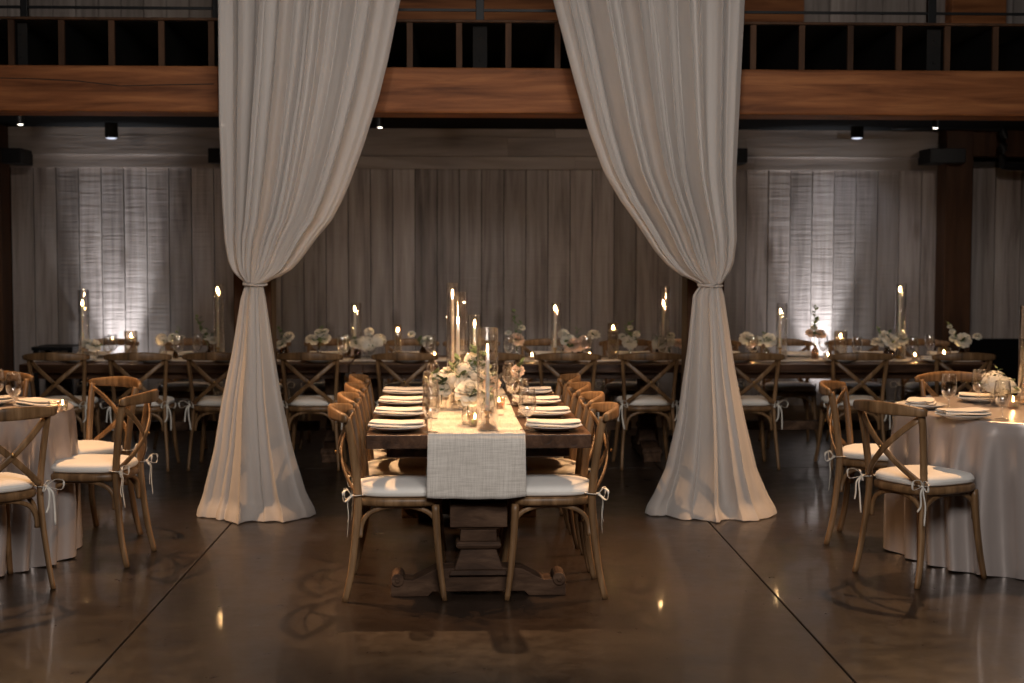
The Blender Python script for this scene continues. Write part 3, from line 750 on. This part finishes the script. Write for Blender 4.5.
for px, ty, r, lab in ((131, 331, .050, 'before the bright left wall bay'), (398, 325, .030, 'left of centre on the back table'), (613, 323, .045, 'right of centre on the back table'), (840.5, 331, .052, 'before the bright right wall bay'), (944, 343, .055, 'short and wide, at the right end')):
    Y = 11.1; floating(px, Y, (at(px, ty, Y).z-ZR) if ty < 340 else .09, r, lab)
def votive(x, y, zt, lab, gp='votive candles', s=1.0):
    g_ = MB().lathe([(.026*s,0),(.031*s,.055*s),(.0295*s,.055*s),(.025*s,.005),(0,.005),(0,0)], 24).build('votive_glass', M['smoke'], None, smooth=True, loc=(x, y, zt))
    tag(g_, 'small glass votive cup ' + lab, 'glass', gp + ' cups')
    t = thing('votive_candle', 'small lit votive candle ' + lab, 'candle', (x, y, zt+.006), 0, gp)
    MB().lathe([(0,0),(.021*s,0),(.023*s,.024*s),(.021*s,.026*s),(0,.024*s)], 16).build('wax_cup', M['wax'], t, smooth=True)
    f = flame_mb(.65).build('flame', M['flame'], t, smooth=True); f.location = (0, 0, .026*s)
for px, Y, lab in ((532, 10.98, 'by the peach flowers on the back table'), (828, 10.98, 'before the bright right wall bay'), (915, 10.98, 'beside a stemmed glass near the right end'), (326, 11.0, 'just right of the left drape'), (435, 11.05, 'left of the centre cylinders on the back table'), (150, 11.0, 'near the flowers of the left back table'), (590, 11.05, 'right of the peach flowers on the back table'), (752, 11.0, 'just right of the right drape')):
    votive(X_at(px, Y, 355), Y, ZR, lab)
votive(X_at(475, 6.60, 415), 6.60, ZR, 'between the near cylinder and white rose', 'votives on the long table', 1.1)
votive(X_at(499, 7.4, 400), 7.4, ZR, 'right of the flowers mid table', 'votives on the long table', 1.1)
votive(X_at(446, 7.9, 390), 7.9, ZR, 'left behind the white flowers', 'votives on the long table', 1.1)
votive(X_at(466, 8.3, 390), 8.3, ZR, 'at the far end of the runner', 'votives on the long table', 1.1)
# right round table candle
c = atz(1027, 404, ZR); hurricane(c.x, c.y, ZR, at(1027, 306, c.y).z-ZR, .050, 'tall glass cylinder on the right round table at the photo edge')
taper(c.x-.01, c.y, ZR+.006, at(1024, 330, c.y).z, 'lit taper candle on the right round table', None, .10, 0, .012)
c = atz(-38, 404, ZR); hurricane(c.x, c.y, ZR, .5, .05, 'tall glass cylinder in the middle of the left round table')
taper(c.x, c.y, ZR+.006, ZR+.42, 'lit taper candle on the left round table')
c = atz(67, 411, ZR); votive(c.x-.03, c.y+.03, ZR, 'at the rim of the left round table', 'left table votive', .9)

# ------------------------------------------------------------------ flowers
def petal(mb, c, az, tilt, L_, W_, curl, base=0.0):
    ca, sa = math.cos(az), math.sin(az); nu, nv = 4, 5; vs = []
    for j in range(nv):
        q = j/(nv-1); ang = tilt - curl*q
        rr = base + L_*q*math.cos(ang); zz = L_*q*math.sin(ang)
        wq = W_*math.sin(PI*(.12+.80*q))**.7
        for i in range(nu):
            p = (i/(nu-1)-.5); x = rr - .5*wq*abs(p)**1.5*.6; y = p*wq
            vs.append((c[0]+x*ca-y*sa, c[1]+x*sa+y*ca, c[2]+zz+.25*wq*abs(p)*1.2))
    mb.add(vs, [(j*nu+i, j*nu+i+1, (j+1)*nu+i+1, (j+1)*nu+i) for j in range(nv-1) for i in range(nu-1)])
def rose_mb(r, seed):
    rr = random.Random(seed); mb = MB()
    mb.ell((0,0,.05*r), (r*.34, r*.34, r*.5), 10, 6)
    for ring, (n, tilt, Lk, cu) in enumerate(((5, 1.5, .95, -.75), (6, 1.38, 1.0, -.45), (7, 1.15, 1.05, -.1), (8, .85, 1.12, .2), (9, .50, 1.15, .4), (9, .15, 1.15, .55))):
        for k in range(n):
            petal(mb, (0,0,-r*.35), 2*PI*k/n+ring*.6+rr.uniform(-.15,.15), tilt+rr.uniform(-.08,.08), r*Lk, r*(.65+.13*ring), cu, r*.04*ring)
    return mb
def cluster_mb(r, seed, n=70):
    rr = random.Random(seed); mb = MB()
    for k in range(n):
        z = 1-1.55*(k+.5)/n; a = k*2.399+rr.uniform(-.2,.2); q = math.sqrt(max(0, 1-z*z)); d = Vector((q*math.cos(a), q*math.sin(a), z))
        c = d*r*rr.uniform(.86,1.06); t1 = d.orthogonal().normalized(); t2 = d.cross(t1); s = r*.24; ph = rr.uniform(0, PI)
        for m_ in range(4):
            e = ph+m_*PI/2; u = t1*math.cos(e)+t2*math.sin(e); w = d.cross(u)
            mb.add([c, c+u*s*.6+w*s*.42+d*s*.12, c+u*s*1.1+d*s*.02, c+u*s*.6-w*s*.42+d*s*.12], [(0,1,2,3)])
    mb.ell((0,0,-r*.1), r*.72, 10, 6)
    return mb
def leafy(mb, p0, p1, n, s, rr):
    p0, p1 = Vector(p0), Vector(p1); d = p1-p0
    mb.tube([p0, p0+d*.5+Vector((rr.uniform(-.01,.01),)*3), p1], .0014, 5)
    n = int(n*1.7); s *= 1.15
    for k in range(n):
        q = .3+.7*(k+.5)/n; c = p0+d*q; az = rr.uniform(0, 2*PI); u = Vector((math.cos(az), math.sin(az), rr.uniform(.2,1))).normalized(); w = u.cross(Vector((0,0,1))).normalized(); ss = s*rr.uniform(.7,1.2)
        mb.add([c, c+u*ss*.35+w*ss*.34, c+u*ss*.75+w*ss*.24, c+u*ss, c+u*ss*.75-w*ss*.24, c+u*ss*.35-w*ss*.34], [(0,1,2,3),(0,3,4,5)])
ROSE = [rose_mb(1, i).build('bloom', M['petal_w']).data for i in range(3)]
ROSEP = [rose_mb(1, i+7).build('bloom', M['petal_p']).data for i in range(2)]
HYD = [cluster_mb(1, i+3).build('bloom', M['petal_w']).data for i in range(2)]
for o in [o for o in bpy.data.objects if o.name.startswith('bloom')]: bpy.data.objects.remove(o)
for me in ROSE+ROSEP+HYD: me.polygons.foreach_set('use_smooth', [True]*len(me.polygons))
VAS = {'bottle': [(.0,.003),(.026,.0),(.030,.004),(.031,.05),(.026,.075),(.013,.090),(.012,.112),(.016,.117),(.0145,.117),(.0105,.112),(.0115,.092),(.024,.074),(.029,.05),(.027,.006),(0,.006)],
       'bud': [(.0,.003),(.020,.0),(.024,.01),(.020,.04),(.011,.07),(.010,.125),(.014,.132),(.0125,.132),(.0085,.125),(.0095,.07),(.018,.04),(.021,.01),(0,.006)],
       'bowl': [(.0,.003),(.034,.0),(.043,.01),(.047,.04),(.042,.075),(.036,.088),(.038,.092),(.0365,.092),(.034,.086),(.040,.072),(.045,.04),(.040,.012),(0,.006)]}
def flowers(x, y, zt, label, blooms, greens, vases=(('bottle', 0, 0, 'glass'),), seed=1, group='flower arrangements on the back tables'):
    """blooms: (dx, dy, dz, r, kind); greens: (dx, dy, dz, n, size)"""
    rr = random.Random(seed); t = thing('flower_arrangement', label, 'flowers', (x, y, zt), 0, group)
    for i, (kv, dx, dy, mt) in enumerate(vases):
        MB().lathe(VAS[kv], 24).build('vase', M[mt], t, smooth=True, loc=(dx, dy, 0))
    def src(dx, dy):
        v = min(vases, key=lambda q: (q[1]-dx)**2+(q[2]-dy)**2); return (v[1], v[2], .02)
    g_ = MB()
    for dx, dy, dz, r, kd in blooms:
        v = src(dx, dy); top = VAS[min(vases, key=lambda q: (q[1]-dx)**2+(q[2]-dy)**2)[0]][6][1]
        g_.tube(spline([v, (v[0]*.8+dx*.2, v[1]*.8+dy*.2, top), (dx, dy, dz-r*.3)], 4), .0016, 5)
    g_.build('stems', M['stem'], t)
    lf = MB()
    for dx, dy, dz, n, s in greens:
        v = src(dx, dy); leafy(lf, (v[0], v[1], .08), (dx, dy, dz), n, s, rr)
    for dx, dy, dz, r, kd in blooms:
        for k in range(3):
            a = rr.uniform(0, 2*PI); leafy(lf, (dx, dy, dz-r*.8), (dx+math.cos(a)*r*1.1, dy+math.sin(a)*r*1.1, dz-r*.35), 2, r*.9, rr)
    lf.build('foliage', M['leaf'], t, smooth=False)
    for dx, dy, dz, r, kd in blooms:
        me = rr.choice({'w': ROSE, 'p': ROSEP, 'h': HYD}[kd]); o = bpy.data.objects.new('bloom', me); COL.objects.link(o); o.parent = t
        o.location = (dx, dy, dz); r *= 1.15 if zt else 1; o.scale = (r, r, r*.9); o.rotation_euler = (rr.uniform(.2,.9), rr.uniform(-.3,.3), rr.uniform(-.5,.5))
        if kd == 'p': o['label'] = 'peach bloom'
    return t
FB = lambda px, dY=0: (X_at(px, BY_+dY, 350), BY_+dY)
def zpx(py, Y=11.2): return at(512, py, Y).z - ZR          # height above the table of an image row
S = 1/127.
x, y = FB(94); flowers(x, y, ZR, 'low white rose in a small vase at the left end of the back tables', [(0,0,.115,.042,'w'),(-.05,0,.13,.022,'w')], [(-.07,0,.13,4,.03)], seed=1)
x, y = FB(167); flowers(x, y, ZR, 'pair of white blooms and sprigs near the left bright wall bay', [(-.04,0,.15,.042,'h'),(.06,0,.165,.036,'w'),(.11,.02,.17,.018,'w')], [(.1,0,.25,5,.03),(.04,0,.18,4,.03)], (('bottle',-.03,0,'glass'),('bud',.06,.02,'amber')), 2)
x, y = FB(209); flowers(x, y, ZR, 'spiky green and ivory stems beside the left drape', [(-.01,0,.18,.024,'w'),(.03,0,.15,.024,'w'),(-.04,0,.22,.018,'w')], [(-.09,0,.33,9,.04),(-.05,0,.25,7,.04),(.02,0,.22,5,.035)], (('bud',0,0,'amber'),), 3)
x, y = FB(284); flowers(x, y, ZR, 'small ivory cluster just right of the left drape', [(.03,0,.18,.034,'w'),(-.03,0,.12,.032,'w')], [(-.04,0,.24,5,.03),(0,0,.19,5,.03)], (('bowl',0,0,'amber'),), 4)
x, y = FB(319); flowers(x, y, ZR, 'ivory roses on tall stems in a dark bud vase', [(-.05,0,.16,.038,'w'),(.05,0,.165,.030,'w'),(.0,0,.21,.026,'w'),(.05,0,.22,.018,'w')], [(.01,0,.25,7,.035),(.05,0,.22,5,.03)], (('bud',0,0,'amber'),), 5)
x, y = FB(369); flowers(x, y, ZR, 'large white hydrangea cluster left of centre on the back table', [(-.02,-.02,.12,.062,'h'),(.07,0,.14,.055,'h'),(-.09,0,.13,.04,'w'),(.0,0,.22,.028,'w')], [(-.12,0,.17,5,.035),(.02,0,.2,5,.03)], (('bowl',0,0,'glass'),('bottle',-.09,0,'amber')), 6)
x, y = FB(423); flowers(x, y, ZR, 'small white blossom with dark leaves left of the centre cylinders', [(.03,0,.15,.036,'w'),(-.09,0,.20,.022,'w')], [(-.03,0,.16,6,.04),(.0,0,.14,5,.04)], (('bottle',0,0,'amber'),), 7)
x, y = FB(517); flowers(x, y, ZR, 'single peach rose with a tall pointed sprig at centre', [(0,-.01,.165,.045,'p'),(-.07,0,.21,.018,'w'),(.04,0,.25,.020,'w')], [(-.02,0,.38,9,.035),(.03,0,.29,6,.035),(-.07,0,.25,5,.03)], (('bud',0,0,'glass'),), 8)
x, y = FB(577); flowers(x, y, ZR, 'wide peach rose arrangement right of centre on the back table', [(-.03,-.03,.12,.058,'p'),(.05,0,.14,.045,'p'),(-.10,0,.20,.034,'w'),(-.06,0,.15,.045,'w'),(.13,0,.20,.038,'w')], [(.0,0,.24,5,.035),(.08,0,.2,5,.03),(.12,0,.17,5,.035)], (('bowl',0,0,'amber'),('bottle',.10,0,'glass')), 9)
x, y = FB(630); flowers(x, y, ZR, 'round white rose with greenery beside the floating candle', [(.0,-.01,.14,.042,'w'),(-.06,0,.18,.022,'w'),(.05,0,.2,.022,'w'),(.0,0,.25,.016,'w')], [(.0,0,.29,8,.035),(-.04,0,.26,5,.03),(.08,0,.22,5,.03)], (('bud',0,0,'glass'),), 10)
x, y = FB(669); flowers(x, y, ZR, 'ivory blooms tucked against the right drape', [(-.08,0,.13,.04,'w'),(.0,0,.15,.036,'w'),(.08,0,.13,.04,'p'),(.02,0,.19,.02,'w')], [(0,0,.22,5,.03),(-.1,0,.17,4,.03)], (('bottle',0,0,'glass'),('bottle',-.08,0,'amber')), 11)
x, y = FB(759); flowers(x, y, ZR, 'two white roses joined by greens right of the right drape', [(-.09,0,.17,.045,'w'),(-.06,0,.14,.03,'p'),(.08,0,.16,.042,'w'),(.0,0,.15,.028,'w')], [(.03,0,.22,5,.035),(-.02,0,.18,5,.03)], (('bottle',-.04,0,'amber'),('bottle',.06,0,'glass')), 12)
x, y = FB(815); flowers(x, y, ZR, 'tall stem of peach and ivory bloom before the bright right bay', [(.035,0,.205,.036,'p'),(-.04,0,.21,.026,'p'),(-.01,0,.25,.02,'w')], [(.0,0,.42,9,.04),(-.01,0,.34,6,.035)], (('bottle',0,0,'amber'),), 13)
x, y = FB(889); flowers(x, y, ZR, 'large ivory and blush cluster near the right tall candle', [(-.09,0,.14,.04,'w'),(-.03,0,.19,.036,'w'),(.02,-.03,.15,.052,'w'),(.09,0,.17,.045,'w')], [(-.1,0,.25,5,.03),(.0,0,.22,5,.035),(.06,0,.2,4,.03)], (('bowl',0,0,'amber'),('bottle',.10,0,'amber')), 14)
x, y = FB(962); flowers(x, y, ZR, 'white bloom with an arching sprig at the right end', [(.01,0,.16,.046,'w'),(.12,0,.185,.026,'w'),(-.07,0,.17,.024,'w'),(-.08,0,.22,.018,'w'),(-.10,0,.26,.015,'w')], [(-.12,0,.29,9,.03),(.04,0,.18,5,.035)], (('bottle',0,0,'amber'),), 15)
# long table flowers
def FL(px, Y): return X_at(px, Y, 400), Y
gp = 'flower arrangements on the long table'
x, y = FL(449, 7.38); flowers(x, y, ZR, 'airy white clusters left of the tall cylinders on the long table', [(-.05,0,.145,.046,'h'),(.03,-.03,.15,.044,'h'),(.0,.05,.19,.032,'w'),(-.02,-.04,.11,.028,'w'),(-.05,-.05,.11,.026,'w'),(.06,.02,.11,.03,'w')], [(-.08,0,.19,9,.04),(.02,0,.24,9,.035),(-.03,-.06,.16,9,.04),(.05,-.04,.18,8,.04),(-.07,-.03,.14,8,.04)], (('bottle',-.04,0,'glass'),('bottle',.04,-.02,'glass')), 21, gp)
x, y = FL(470, 7.30); flowers(x, y, ZR, 'taller ivory bunch with green sprigs in the middle of the long table', [(-.03,0,.205,.040,'h'),(.035,0,.18,.040,'h'),(-.02,-.04,.14,.038,'w'),(.06,.03,.225,.030,'w'),(.015,.04,.265,.03,'w'),(.09,0,.15,.035,'w')], [(.03,0,.33,12,.04),(.07,.03,.30,10,.04),(-.06,0,.27,9,.035),(.06,-.04,.2,9,.04),(-.04,-.05,.2,9,.04),(.09,0,.22,8,.04),(0,0,.25,9,.035)], (('bottle',-.03,0,'glass'),('bud',.04,.02,'glass')), 22, gp)
x, y = FL(470, 6.68); flowers(x, y, ZR, 'large white rose in a clear bottle behind the near cylinder', [(.0,-.01,.160,.050,'w'),(.075,.04,.10,.025,'w'),(-.03,.03,.12,.026,'w')], [(.07,0,.15,7,.045),(.10,.02,.12,6,.04)], (('bottle',-.01,0,'glass'),('bottle',.055,.03,'glass')), 23, gp)
x, y = FL(492, 7.15); flowers(x, y, ZR, 'small blush bud vase right of the middle bunch', [(.0,0,.16,.032,'p'),(-.03,0,.2,.024,'w')], [(.0,0,.22,7,.035)], (('bud',0,0,'amber'),), 24, gp)
x, y = FL(517, 8.05); flowers(x, y, ZR, 'peach rose in a bud vase at the far right of the long table', [(.0,0,.15,.028,'p')], [(.02,0,.2,5,.035)], (('bud',0,0,'amber'),), 25, gp)
c = atz(998, 405, ZR); flowers(c.x, c.y, ZR, 'white hydrangea in a low vase on the right round table', [(-.02,0,.115,.062,'h'),(.035,-.02,.10,.045,'h'),(.10,0,.085,.016,'w')], [(.0,.02,.2,6,.03),(.08,0,.13,5,.03),(-.03,.02,.18,4,.025)], (('bowl',0,0,'glass'),), 26, 'round table flowers')
c = atz(1013, 408, ZR); votive(c.x, c.y, ZR, 'beside the white hydrangea on the right round table', 'right table votive', 1.2)

# ------------------------------------------------------------------ drapes
def drape(Lk, Rk, knot_py, seed, label, Yc=8.50, nu=460, up=(0, 0)):
    r = random.Random(seed)
    ysL, xsL = zip(*Lk); ysR, xsR = zip(*Rk); ybot = 511
    rows = list(np.concatenate([np.linspace(-150, 200, 60), np.linspace(204, knot_py-14, 34), np.linspace(knot_py-13, knot_py+14, 30), np.linspace(knot_py+17, ybot, 76)]))
    def pleats(k, lo, hi): return [((i+r.uniform(.1,.9))/k, r.uniform(lo, hi), r.choice((-1, 1))*r.uniform(.45, 1), r.uniform(-.035, .035)) for i in range(k)]
    PA = (pleats(18, .008, .034), pleats(16, .008, .034)); PB = (pleats(8, .02, .06), pleats(8, .02, .06)); pa = [r.uniform(0, 6.28) for _ in range(4)]
    X_, Z_, wid = [], [], []
    for py in rows:
        l = np.interp(py, ysL, xsL) ; q = np.interp(py, ysR, xsR)
        a, b_ = at(l, py, Yc), at(q, py, Yc); X_.append((a.x, b_.x)); Z_.append(a.z)
    X_ = np.array(X_)
    Xs = X_.copy()
    for i in range(1, len(rows)-1):
        if abs(rows[i]-knot_py) > 5: Xs[i] = (X_[i-1]+2*X_[i]+X_[i+1])/4
    vs = []; n2 = nu*2
    zf = Z_[-1]
    for i, py in enumerate(rows):
        xl, xr = Xs[i]; w = xr-xl; above = py < knot_py; dk = abs(py-knot_py)
        z = max(Z_[i]-0.0, .0) if i < len(rows)-1 else .004
        tt = (py+150)/(knot_py+150) if above else (py-knot_py)/(ybot-knot_py)
        dep = (.05 + .04*min(1, w/.6)) if above else (.035+.15*tt**1.2)
        amp = min(.13, w*.17)*min(1, .35+dk/60)
        if not above: amp = min(.09, w*.16)
        F = PA if above else PB
        for j in range(n2):
            a = 2*PI*j/n2; c_, s_ = math.cos(a), math.sin(a)
            u = .5-.5*c_                                # 0..1 across
            back = s_ > 0; f = .35*math.sin(2*PI*2.3*u+pa[0]+.8*tt+back)+.3*math.sin(2*PI*4.7*u+pa[1]-.9*tt+back); g_ = 0
            for c0, w0, am, dr in F[1 if back else 0]:
                q = (u-c0-dr*tt)/w0
                if abs(q) < 3: ex = math.exp(-q*q); f += am*ex*1.15; g_ += -q*ex*abs(am)*w0*.95
            e = min(1, 6*min(u, 1-u)+.12)
            x = xl + w*u + g_*w*e
            y = Yc + dep*s_ + amp*.62*f*e*(1 if back else 1)
            zz = z
            if above:   # cloth hangs in swags towards the pulled side
                pass
            if not above and tt > .93:
                k = (tt-.93)/.07; y -= .07*k*k*max(0, -s_); x += (u-.5)*.03*k
            if i == len(rows)-1: zz = .004+.004*abs(math.sin(9*a))
            vs.append((x, y, zz))
    m_ = len(rows); fs = [(i*n2+j, i*n2+(j+1) % n2, (i+1)*n2+(j+1) % n2, (i+1)*n2+j) for i in range(m_-1) for j in range(n2)]
    t = thing('drape', label, 'curtain', ((Xs[-1][0]+Xs[-1][1])/2, Yc, 0)); ox, oy = t.location.x, t.location.y
    mb = MB(); mb.add([(a-ox, b_-oy, c_) for a, b_, c_ in vs], fs); mb.build('fabric', M['voile'], t, smooth=True)
    ki = min(range(len(rows)), key=lambda q: abs(rows[q]-knot_py)); kx = (Xs[ki][0]+Xs[ki][1])/2-ox; kw = (Xs[ki][1]-Xs[ki][0])/2
    band = MB()
    for dz in (-.004, .005):
        ring = [(kx+(kw+.004)*math.cos(2*PI*k/28), .056*math.sin(2*PI*k/28), Z_[ki]+dz+.012*math.sin(2*PI*k/28+dz*200)+(.004*math.cos(2*PI*k/28))) for k in range(28)]
        band.sweep(ring, .009, .010, (0,0,1), 8, None, .9, closed=True)
    band.build('tieback', M['voile'], t, smooth=True)
    return t
drape([(-150,212),(0,218),(120,219),(200,222),(240,224.5),(260,228),(270,232),(276,237),(281,243),(285,245),(300,240.5),(353,232),(400,222),(450,214),(490,204),(513,199)],
      [(-150,430),(0,400),(60,388),(100,378),(150,362),(190,347),(220,332),(235,319),(250,308),(262,299),(270,291),(276,281),(280,271),(285,263),(300,266),(353,274),(400,282),(450,293),(490,305),(513,314)],
      283, 11, 'sheer ivory drape hanging left of the long table, knotted midway')
drape([(-150,522),(0,553),(80,574),(130,588),(173,604),(200,620),(230,641),(250,654),(265,667),(275,680),(281,694),(285,700),(295,693),(350,687),(419,677),(469,665),(506,648),(513,647)],
      [(-150,748),(0,745),(100,740),(180,736),(240,737),(262,734),(272,730),(279,725),(285,721),(295,724),(369,735),(419,745),(469,757),(506,773),(513,775)],
      284, 29, 'sheer ivory drape hanging right of the long table, cinched midway')

# ------------------------------------------------------------------ lights
def light(typ, name, loc, target, energy, col, size=.1, spot=None, blend=.4, size_y=None):
    d = bpy.data.lights.new(name, typ); o = bpy.data.objects.new(name, d); COL.objects.link(o); o.location = loc
    o.rotation_euler = (Vector(target)-Vector(loc)).to_track_quat('-Z', 'Y').to_euler()
    d.energy = energy; d.color = col
    if typ == 'AREA':
        d.size = size
        if size_y: d.shape = 'RECTANGLE'; d.size_y = size_y
    else: d.shadow_soft_size = size
    if typ == 'SPOT': d.spot_size = R_(spot); d.spot_blend = blend
    return o
WARM = (1, .56, .26); COOL = (.93, .95, 1)
light('SPOT', 'pin_spot', (-2.65, 8.15, 3.75), (-2.3, 7.25, .8), 420, WARM, .03, 70, .6)
light('SPOT', 'pin_spot', (2.80, 8.30, 3.75), (2.5, 7.2, .8), 420, WARM, .03, 70, .6)
light('SPOT', 'pin_spot', (-.10, 8.45, 3.85), (TX, 7.0, .8), 520, WARM, .03, 34, .6)
light('SPOT', 'pin_spot', (-2.7, 7.6, 3.75), (-.3, 7.3, .5), 400, WARM, .03, 40, .5)
light('SPOT', 'pin_spot', (2.9, 7.6, 3.75), (.45, 7.3, .5), 400, WARM, .03, 40, .5)
light('AREA', 'house_light', (.5, 1.5, 3.5), (0, 8, 1.0), 140, (1, .935, .885), 2.5, size_y=1.2)
for px, tx in ((300, 290), (660, 670)):
    light('SPOT', 'drape_spot', (X_at(px, 3.0, 250), 3.0, 4.6), at(tx, 200, 8.4), 165, (1, .90, .81), .12, 34, .9)
light('AREA', 'mezzanine_wash', (0, 9.3, 5.6), (0, 13, 4.0), 22, (1, .85, .7), 6.0, size_y=.6)
for px in (121, 815):
    x = X_at(px, WY, 340)
    u = thing('uplight', 'small black uplight on the floor against the %s bay of the boarded wall' % ('left' if px < 400 else 'right'), 'light', (x, 12.74, 0))
    MB().lathe([(0,0),(.05,0),(.05,.09),(.045,.09),(.04,.06),(0,.06)], 20).build('housing', M['black'], u)
    MB().lathe([(0,.062),(.038,.062),(.038,.064),(0,.066)], 16).build('lens', M['cans'], u)
    light('SPOT', 'wall_uplight', (x, 12.74, .11), (x, 12.90, 1.2), 290, COOL, .03, 36, 1.0)
    light('SPOT', 'wall_uplight_spill', (x, 12.70, .11), (x, 12.92, 1.5), 32, COOL, .03, 84, 1.0)
for px in (111.5, 857):
    x = X_at(px, 12.55, 138); light('SPOT', 'can_spot', (x, 12.55, 2.58), (x, 12.75, 0), 5, (.8,.85,1), .04, 120, .7)
for x in (-3.6, -1.1, .9, 1.9, 4.4):
    light('SPOT', 'wall_fill', (x, 11.3, 2.66), (x, 13, 1.7), 5.5, (1, .86, .76), .04, 130, 1.0)  # fill spots added to brighten the boarded wall, no fixtures here
for x in (-3.2, -1.5, .2, 1.9, 3.6):
    light('SPOT', 'downlight_beam', (x, 11.0, 2.68), (x, 11.15, .7), 20, (1, .62, .34), .03, 70, .9)

# ------------------------------------------------------------------ render settings
w_ = bpy.data.worlds.new('world'); sc.world = w_; w_.use_nodes = True
w_.node_tree.nodes['Background'].inputs[0].default_value = (.02, .018, .016, 1); w_.node_tree.nodes['Background'].inputs[1].default_value = .3
sc.view_settings.view_transform = 'Standard'; sc.view_settings.look = 'None'; sc.view_settings.gamma = 1; sc.view_settings.use_curve_mapping = False
sc.view_settings.exposure = 0.42
cy = sc.cycles
cy.use_denoising = True; cy.max_bounces = 8; cy.diffuse_bounces = 3; cy.glossy_bounces = 4; cy.transparent_max_bounces = 32; cy.transmission_bounces = 6
cy.caustics_reflective = False; cy.caustics_refractive = False; cy.sample_clamp_indirect = 4; cy.use_light_tree = True
cy.use_adaptive_sampling = True; cy.adaptive_threshold = .015
